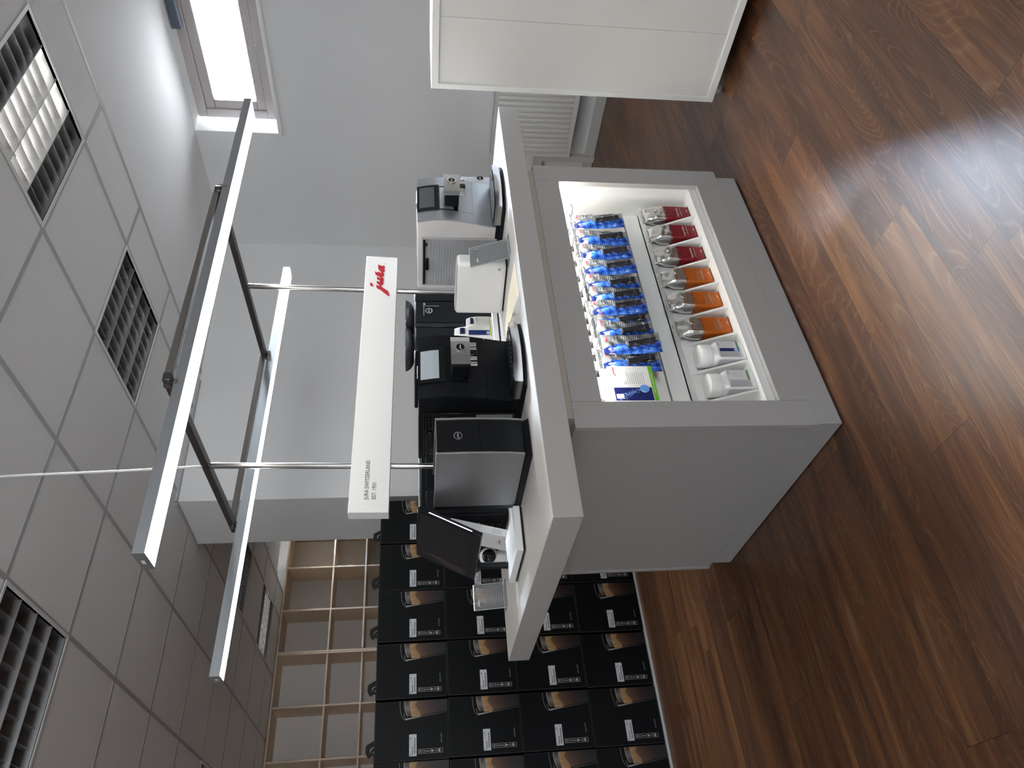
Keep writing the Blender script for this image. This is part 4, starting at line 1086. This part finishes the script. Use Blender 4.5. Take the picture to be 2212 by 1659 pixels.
# ------------------------------------------------------------------ stack of black cartons
BW, BH, BD = .2900, .3775, .46
BXL = [.7655, .4705, .1735, -.1215, -.4185, -.7155]    # left edges of the six columns
BY = 2.332
def carton_proto():
    r = thing('carton', 'x', 'carton', (0, 0, 0), 'black coffee machine cartons in the stack')
    b = MB().box(0, BW, 0, BD, 0, BH); build('box', b, CART, r, local=True, bevel=.004, seg=2)
    # worn bright edge lines
    e = MB(); W_ = (.05, .05, .05)
    e.flat([rect(.004, BW - .004, BH - .0035, BH - .002)], (0, -.0004, 0), EX, EZ, 0, W_); e.flat([rect(.004, BW - .004, .0022, .0035)], (0, -.0004, 0), EX, EZ, 0, W_)
    e.flat([rect(.0025, .0036, .004, BH - .004)], (0, -.0004, 0), EX, EZ, 0, (.07, .07, .07))
    build('edge_wear', e, PRINT, r, local=True)
    p = MB(); y = -.0005; R = BW - .0042
    def Q(pts, cols, yo=0):     # pts: (distance from right edge, height)
        p.add([(R - a, y - yo, z) for a, z in pts], [tuple(range(len(pts)))], 0, cols)
    k = 10
    def wall(z): return .090 - .030 * (1 - z / .232) ** 1.0 if z < .232 else .090
    # coffee gradient
    st = [(.003, (.010, .008, .008)), (.05, (.020, .011, .010)), (.085, (.055, .026, .018)), (.12, (.12, .058, .034)), (.150, (.19, .095, .05)), (.165, (.30, .165, .075))]
    for (z0, c0), (z1, c1) in zip(st[:-1], st[1:]):
        a0_, a1_ = wall(z0) - .004, wall(z1) - .004
        dk = lambda c_: tuple(q * .55 for q in c_)
        Q([(a0_, z0), (0, z0), (0, z1), (a1_, z1)], [c0, dk(c0), dk(c1), c1])
    # crema with curved top
    n = 8
    for i in range(n):
        a0_ = (wall(.18) - .005) * i / n; a1_ = (wall(.18) - .005) * (i + 1) / n
        def top(a): return .199 - .012 * (a / .08) ** 2
        def low(a): return .158 - .010 * (a / .08) ** 2 + .010 * math.sin(a * 70)
        c1_ = (.55, .32, .13); c2_ = (.40, .22, .085); c3_ = (.62, .42, .22)
        cc = c3_ if i % 3 == 1 else c1_
        Q([(a1_, low(a1_)), (a0_, low(a0_)), (a0_, top(a0_)), (a1_, top(a1_))], [c2_, c2_, cc, cc], .0002)
    # space above the crema: dark glass with a sheen, far rim of crema as a fine line
    for i in range(n):
        a0_ = .074 * i / n; a1_ = .074 * (i + 1) / n
        t0 = lambda a: .222 - .020 * (a / .08) ** 3; b0 = lambda a: .199 - .010 * (a / .08) ** 2
        g = .05 + .17 * math.exp(-((i - 3.5) / 2) ** 2); g1 = g * .8
        Q([(a1_, b0(a1_)), (a0_, b0(a0_)), (a0_, t0(a0_)), (a1_, t0(a1_))], (g, g, g * 1.08), .0001)
        Q([(a1_, t0(a1_)), (a0_, t0(a0_)), (a0_, t0(a0_) + .0055), (a1_, t0(a1_) + .005)], (.42, .28, .16), .0002)
    # left glass wall and rim outline
    Q([(.0935, .222), (.0855, .222), (.079, .150), (.0825, .150)], [(.42, .42, .44), (.62, .62, .64), (.60, .50, .44), (.30, .27, .25)], .0003)
    Q([(.0825, .150), (.0795, .150), (.0615, .003), (.063, .003)], [(.30, .26, .24), (.20, .15, .12), (.10, .08, .07), (.16, .14, .13)], .0003)
    rim = [(.0, .2495), (.02, .2490), (.045, .2470), (.065, .2430), (.080, .2370), (.0885, .2300), (.0935, .222)]
    for (a0_, z0), (a1_, z1) in zip(rim[:-1], rim[1:]):
        Q([(a1_, z1 - .0022), (a0_, z0 - .0022), (a0_, z0), (a1_, z1)], (.30, .31, .32), .0003)
    rim2 = [(.060, .2300), (.074, .2265), (.084, .2235), (.0925, .221)]
    for (a0_, z0), (a1_, z1) in zip(rim2[:-1], rim2[1:]): Q([(a1_, z1 - .003), (a0_, z0 - .003), (a0_, z0), (a1_, z1)], (.35, .28, .22), .0003)
    p.c = [None if c is None else ([tuple(q * .62 for q in cc) for cc in c] if isinstance(c[0], (tuple, list)) else tuple(q * .62 for q in c)) for c in p.c]
    build('glass_picture', p, PRINT, r, local=True)
    # four framed handling symbols under the label
    wcol = (.40, .40, .39)
    for q in range(4):
        p = MB(); z0 = .128 - q * .0325; x0 = .031; w_, h_ = .0215, .0275
        o = (x0, y, z0)
        for rc in (rect(0, w_, 0, .0012), rect(0, w_, h_ - .0012, h_), rect(0, .0012, 0, h_), rect(w_ - .0012, w_, 0, h_)): p.flat([rc], o, EX, EZ, 0, wcol)
        if q == 0:
            for cx in (.0075, .0145): p.flat([rect(cx - .0009, cx + .0009, .004, .018), [(cx - .0028, .017), (cx + .0028, .017), (cx, .0245)]], o, EX, EZ, 0, wcol)
        elif q == 1:
            p.flat([[(.009, .004), (.012, .004), (.0125, .017), (.0105, .022), (.0085, .017)], rect(.004, .0175, .0225, .0235)], o, EX, EZ, 0, wcol)
        elif q == 2:
            p.flat([[(.005, .0245), (.0165, .0245), (.0145, .016), (.0115, .0125), (.0095, .0125), (.007, .016)], rect(.0102, .0112, .005, .013), rect(.007, .0145, .0035, .0050)], o, EX, EZ, 0, wcol)
        else:
            p.flat([[(.0108 + .0085 * math.cos(a), .0135 + .0095 * math.sin(a)) for a in [i * PI / 12 for i in range(13)]], rect(.0103, .0112, .005, .0135), rect(.0085, .0112, .004, .0052)], o, EX, EZ, 0, wcol)
        build('symbol', p, PRINT, r, local=True)
    p = MB()
    p.flat(scaled(text_polys('jura.com', .0125), 1, .078, .034), (0, y, 0), EX, EZ, 0, (.26, .265, .27))
    build('lettering', p, PRINT, r, local=True)
    l = MB(); l.flat([rect(.022, .124, .163, .2005)], (0, -.0006, 0), EX, EZ, 0, (.52, .53, .55)); rr_ = random.Random(2)
    def bars(x0, x1, z0, z1):
        x = x0
        while x < x1:
            w_ = rr_.choice((.0006, .0010, .0016)); l.flat([rect(x, min(x + w_, x1), z0, z1)], (0, -.0009, 0), EX, EZ, 0, (.05, .05, .05)); x += w_ + rr_.choice((.0006, .0011))
    bars(.032, .108, .1685, .1755); bars(.030, .068, .1815, .1870)
    l.flat([rect(.025, .034, .1915, .1945)], (0, -.0009, 0), EX, EZ, 0, (.1, .1, .1))
    l.flat(grid_lines(1, .074, .100, .187, .01, .002), (0, -.0009, 0), EX, EZ, 0, (.2, .2, .2)); l.flat([rect(.100, .108, .190, .1945)], (0, -.0009, 0), EX, EZ, 0, (.08, .08, .08))
    build('shipping_label', l, PRINT, r, local=True)
    return r
ROWN = ['bottom row', 'third row from the top', 'second row from the top', 'top row']
COLN = ['column at the partition end', 'second column from the partition end', 'third column from the partition end', 'fourth column from the partition end', 'fifth column from the partition end', 'column farthest from the partition']
cp0 = carton_proto(); first = True
rj = random.Random(5)
def handle(root):
    h = MB()
    def arch(cx, r0, r1, a0, a1, y0, y1, tip=0.0, n=14):
        out = []
        for i in range(n + 1):
            a = a0 + (a1 - a0) * i / n; out.append((cx + r1 * math.cos(a) - tip * (i / n) ** 2, BH - .004 + r1 * 1.15 * math.sin(a)))
        for i in range(n, -1, -1):
            a = a0 + (a1 - a0) * i / n; k = r0 + (r1 - r0) * .15 * math.sin(PI * i / n); out.append((cx + k * math.cos(a) - tip * (i / n) ** 2, BH - .004 + k * 1.15 * math.sin(a)))
        h.prism(out, 'y', y0, y1)
    arch(.068, .020, .042, .0, PI * .80, .050, .056)
    arch(.062, .009, .019, .0, PI, .046, .060)
    h.prism([(.104, BH - .004), (.122, BH - .004), (.099, BH + .040), (.082, BH + .046)], 'y', .060, .063)
    return build('handle', h, STRAP, root, local=True, smooth=True, angle=40)
for ci, x in enumerate(BXL):
    for ri in range(4):
        lab = 'black coffee-glass carton, %s, %s' % (ROWN[ri], COLN[ci])
        loc = (x + rj.uniform(-.003, .003), BY + rj.uniform(-.004, .006), .0125 + ri * (BH + .001)); rz = math.radians(rj.uniform(-.25, .25))
        if first: r = cp0; r.location = loc; r.rotation_euler = (0, 0, rz); r['label'] = lab; first = False
        else: r = dup(cp0, loc, rz, lab)
        if ri == 3: TOPS = globals().setdefault('TOPS', []); TOPS.append(r)
for r in TOPS: handle(r)
tag(build('pallet_board', MB().box(-.74, 1.062, 2.326, 2.80, 0.0005, .0118), mat('board_pale', (.52, .52, .50), .6)), 'thin pale board on the floor under the stack of black cartons', 'board')

# ------------------------------------------------------------------ birch shelving at the far end
YS = 6.215
def shelf_unit(label, xs, zs, zb0, nm):
    r = thing('cube_shelf', label, 'shelf', ((xs[0] + xs[-1]) / 2, YS + .17, 0))
    D = .36; t_ = .0085
    for k, x in enumerate(xs):
        build('upright', MB().box(x - t_, x + t_, YS + (.0 if k in (0, len(xs) - 1) else .002), YS + D, 0.0005, 2.768), BIRCH, r, bevel=.001)
    for z in zs:
        for xa, xb in zip(xs[:-1], xs[1:]): build('shelf_board', MB().box(xa + t_, xb - t_, YS + .002, YS + D, z - t_, z + t_), BIRCH, r, bevel=.001)
    build('shelf_board', MB().box(xs[0] - t_, xs[-1] + t_, YS, YS + D, 2.7685, 2.786), BIRCH, r, bevel=.001)
    build('back_panel', MB().box(xs[0] - t_, xs[-1] + t_, YS + D, YS + D + .006, 0.0005, 2.786), mat('shelf_back_' + nm, (.82, .81, .80), .6), r)
    for k, (xa, xb) in enumerate(zip(xs[:-1], xs[1:])):
        for z in zs[1:2]:
            x = xb - .03 if k % 2 else xa + .08
            build('label_strip', MB().box(x - .055, x + .055, YS - .0012, YS + .0018, z - .0075, z + .0075), WHITE, r)
    return r
ZSH = [2.257, 1.895, 1.533, 1.171, .809, .447, .085]
shelf_unit('pale birch cube shelving with empty cells, the unit nearer the window wall', [1.413, 1.868, 2.362, 2.858], ZSH, 0, 'near')
shelf_unit('pale birch cube shelving with empty cells, the unit farther from the window wall', [-.13, .368, .866, 1.3945], ZSH, 0, 'far')

# ------------------------------------------------------------------ white cabinet and radiator by the window wall
cbn = thing('back_cabinet', 'white cabinet with recessed back panels and a caster, standing beside the counter end', 'cabinet', (1.82, -.42, 0))
CX0, CX1, CY0, CY1, CZ0, CZ1 = 1.572, 2.06, -.715, -.131, .050, 1.240
t_ = .028
build('top_board', MB().box(CX0, CX1, CY0, CY1, CZ1 - t_, CZ1), CABM, cbn, bevel=.001)
build('bottom_board', MB().box(CX0, CX1, CY0, CY1, CZ0, CZ0 + t_), CABM, cbn, bevel=.001)
build('side_board', MB().box(CX0, CX1, CY1 - .021, CY1, CZ0 + t_, CZ1 - t_), CABM, cbn, bevel=.001)
build('side_board', MB().box(CX0, CX1, CY0, CY0 + .021, CZ0 + t_, CZ1 - t_), CABM, cbn, bevel=.001)
ym = -.4165
build('back_panel', MB().box(CX0 + .008, CX0 + .014, ym + .0006, CY1 - .021, CZ0 + t_, CZ1 - t_), CABB, cbn)
build('back_panel', MB().box(CX0 + .008, CX0 + .014, CY0 + .021, ym - .0006, CZ0 + t_, CZ1 - t_), CABB, cbn)
build('seam_strip', MB().box(CX0 + .0141, CX0 + .018, ym - .02, ym + .02, CZ0 + t_, CZ1 - t_), INK, cbn)
for x in (CX0 + .06, CX1 - .06):
    for y in (CY0 + .05, CY1 - .03):
        m_ = MB().cyl((x, y - .010, .0235), (x, y + .010, .0235), .0225, 20); m_.cyl((x + .012, y, .03), (x + .012, y, .05), .010, 12); m_.box(x + .0, x + .024, y - .013, y + .013, .040, .0498)
        build('caster', m_, GREY, cbn, smooth=True, angle=40)

rd = thing('radiator', 'white ribbed panel radiator on the window wall behind the counter end', 'radiator', (3.27, .4, .2))
RY0, RY1, RZ0, RZ1, RX = -.55, 1.297, .215, .785, 3.232
pn = MB(); prof = []
n = int((RY1 - .03 - (RY0 + .03)) / .0388); y = RY1 - .026
outl = [(RX + .012, RY1 - .002)]
pn.box(RX + .010, RX + .018, RY0, RY1, RZ0, RZ1)
build('panel', pn, RADM, rd, bevel=.003)
rib = MB()
for k in range(n):
    yc = RY1 - .040 - k * .0388
    pr_ = [(RX + .010, yc - .013), (RX + .003, yc - .008), (RX + .001, yc), (RX + .003, yc + .008), (RX + .010, yc + .013)]
    rib.loops([[(x + .006, y_, RZ0 + .028) for x, y_ in pr_], [(x, y_, RZ0 + .040) for x, y_ in pr_], [(x, y_, RZ1 - .040) for x, y_ in pr_], [(x + .006, y_, RZ1 - .028) for x, y_ in pr_]])
build('ribs', rib, RADM, rd, smooth=True, angle=50)
cs = MB(); cs.box(RX + .006, RX + .085, RY1 - .002, RY1 + .004, RZ0 - .004, RZ1 + .004); cs.box(RX + .006, RX + .085, RY0 - .004, RY0 + .002, RZ0 - .004, RZ1 + .004); cs.box(RX + .004, RX + .085, RY0, RY1, RZ1, RZ1 + .006); cs.box(RX + .070, RX + .078, RY0, RY1, RZ0, RZ1); cs.box(RX + .006, RX + .02, RY0, RY1, RZ0 - .005, RZ0)
build('casing', cs, RADM, rd, bevel=.002)
bk = MB(); bk.box(RX + .078, XW - .001, .9, .95, .3, .72); bk.box(RX + .078, XW - .001, -.2, -.15, .3, .72); build('bracket', bk, RADM, rd)

# ------------------------------------------------------------------ light
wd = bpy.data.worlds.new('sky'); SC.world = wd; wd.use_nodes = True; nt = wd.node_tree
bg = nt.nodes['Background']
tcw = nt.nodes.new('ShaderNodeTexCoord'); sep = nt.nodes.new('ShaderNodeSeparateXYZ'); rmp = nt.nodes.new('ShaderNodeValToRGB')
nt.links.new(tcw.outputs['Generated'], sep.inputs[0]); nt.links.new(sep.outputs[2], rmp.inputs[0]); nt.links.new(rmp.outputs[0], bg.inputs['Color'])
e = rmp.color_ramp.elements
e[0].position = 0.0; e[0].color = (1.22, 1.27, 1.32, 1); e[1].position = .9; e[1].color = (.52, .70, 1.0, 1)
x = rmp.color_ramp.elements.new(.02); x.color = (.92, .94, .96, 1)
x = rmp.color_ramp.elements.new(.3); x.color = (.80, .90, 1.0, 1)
# brighter sky around the low sun
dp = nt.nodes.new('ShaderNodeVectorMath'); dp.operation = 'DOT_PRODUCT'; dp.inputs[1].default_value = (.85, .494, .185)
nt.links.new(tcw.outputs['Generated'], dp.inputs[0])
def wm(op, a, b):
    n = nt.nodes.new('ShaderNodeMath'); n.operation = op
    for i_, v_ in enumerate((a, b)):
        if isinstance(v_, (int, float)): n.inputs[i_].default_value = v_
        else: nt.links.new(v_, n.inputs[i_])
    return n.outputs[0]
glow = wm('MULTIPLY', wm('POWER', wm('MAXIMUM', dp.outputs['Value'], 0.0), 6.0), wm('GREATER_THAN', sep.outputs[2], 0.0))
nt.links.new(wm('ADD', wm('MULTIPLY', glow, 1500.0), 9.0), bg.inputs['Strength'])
sun = bpy.data.lights.new('sun', 'SUN'); sun.energy = 4.0; sun.angle = math.radians(.55); sun.color = (1, .93, .82)
so = bpy.data.objects.new('sun', sun); COL.objects.link(so)
so.rotation_euler = Vector((-.85, -.494, -.185)).to_track_quat('-Z', 'Y').to_euler()
def portal(loc, rot, sx, sy):
    l = bpy.data.lights.new('window_portal', 'AREA'); l.shape = 'RECTANGLE'; l.size = sx; l.size_y = sy; l.cycles.is_portal = True
    o = bpy.data.objects.new('window_portal', l); COL.objects.link(o); o.location = loc; o.rotation_euler = rot
portal((XW + .27, (W1[0] + W1[1]) / 2, (ZS + ZH) / 2), (0, PI / 2, 0), ZH - ZS, W1[1] - W1[0])
portal((XW + .27, (W2[0] + W2[1]) / 2, (ZS + ZH) / 2), (0, PI / 2, 0), ZH - ZS, W2[1] - W2[0])
portal((XL - .19, (LY0 + LY1) / 2, (LZ0 + LZ1) / 2), (0, -PI / 2, 0), LZ1 - LZ0, LY1 - LY0)
portal(((FX0 + FX1) / 2, YF - .19, (FZ0 + FZ1) / 2), (PI / 2, 0, 0), FX1 - FX0, FZ1 - FZ0)

# ------------------------------------------------------------------ camera
cd = bpy.data.cameras.new('camera'); co = bpy.data.objects.new('camera', cd); COL.objects.link(co); SC.camera = co
cd.sensor_fit = 'HORIZONTAL'; cd.sensor_width = 36.0; cd.lens = 1550.3113 / 2212 * 36.0; cd.clip_start = .02
R0 = Vector((0.7885201326784567, -0.6149968243618045, -0.0038608788695060603))   # right of the upright picture
R1 = Vector((-0.08342190544942137, -0.10073570612522802, -0.9914096545841379))   # down
R2 = Vector((0.6093248608516946, 0.7820685542433908, -0.13073633929292766))      # forward
M = Matrix(((R1.x, R0.x, -R2.x, -1.16582), (R1.y, R0.y, -R2.y, -1.69818), (R1.z, R0.z, -R2.z, 1.3), (0, 0, 0, 1)))
co.matrix_world = M
SC.view_settings.view_transform = 'Standard'; SC.view_settings.look = 'None'
SC.view_settings.exposure = 0.43; SC.view_settings.gamma = 1.0; SC.view_settings.use_curve_mapping = False
SC.cycles.use_denoising = True
SC.cycles.max_bounces = 10; SC.cycles.diffuse_bounces = 5; SC.cycles.transparent_max_bounces = 16; SC.cycles.sample_clamp_indirect = 20.0
SC.cycles.caustics_reflective = False; SC.cycles.caustics_refractive = False
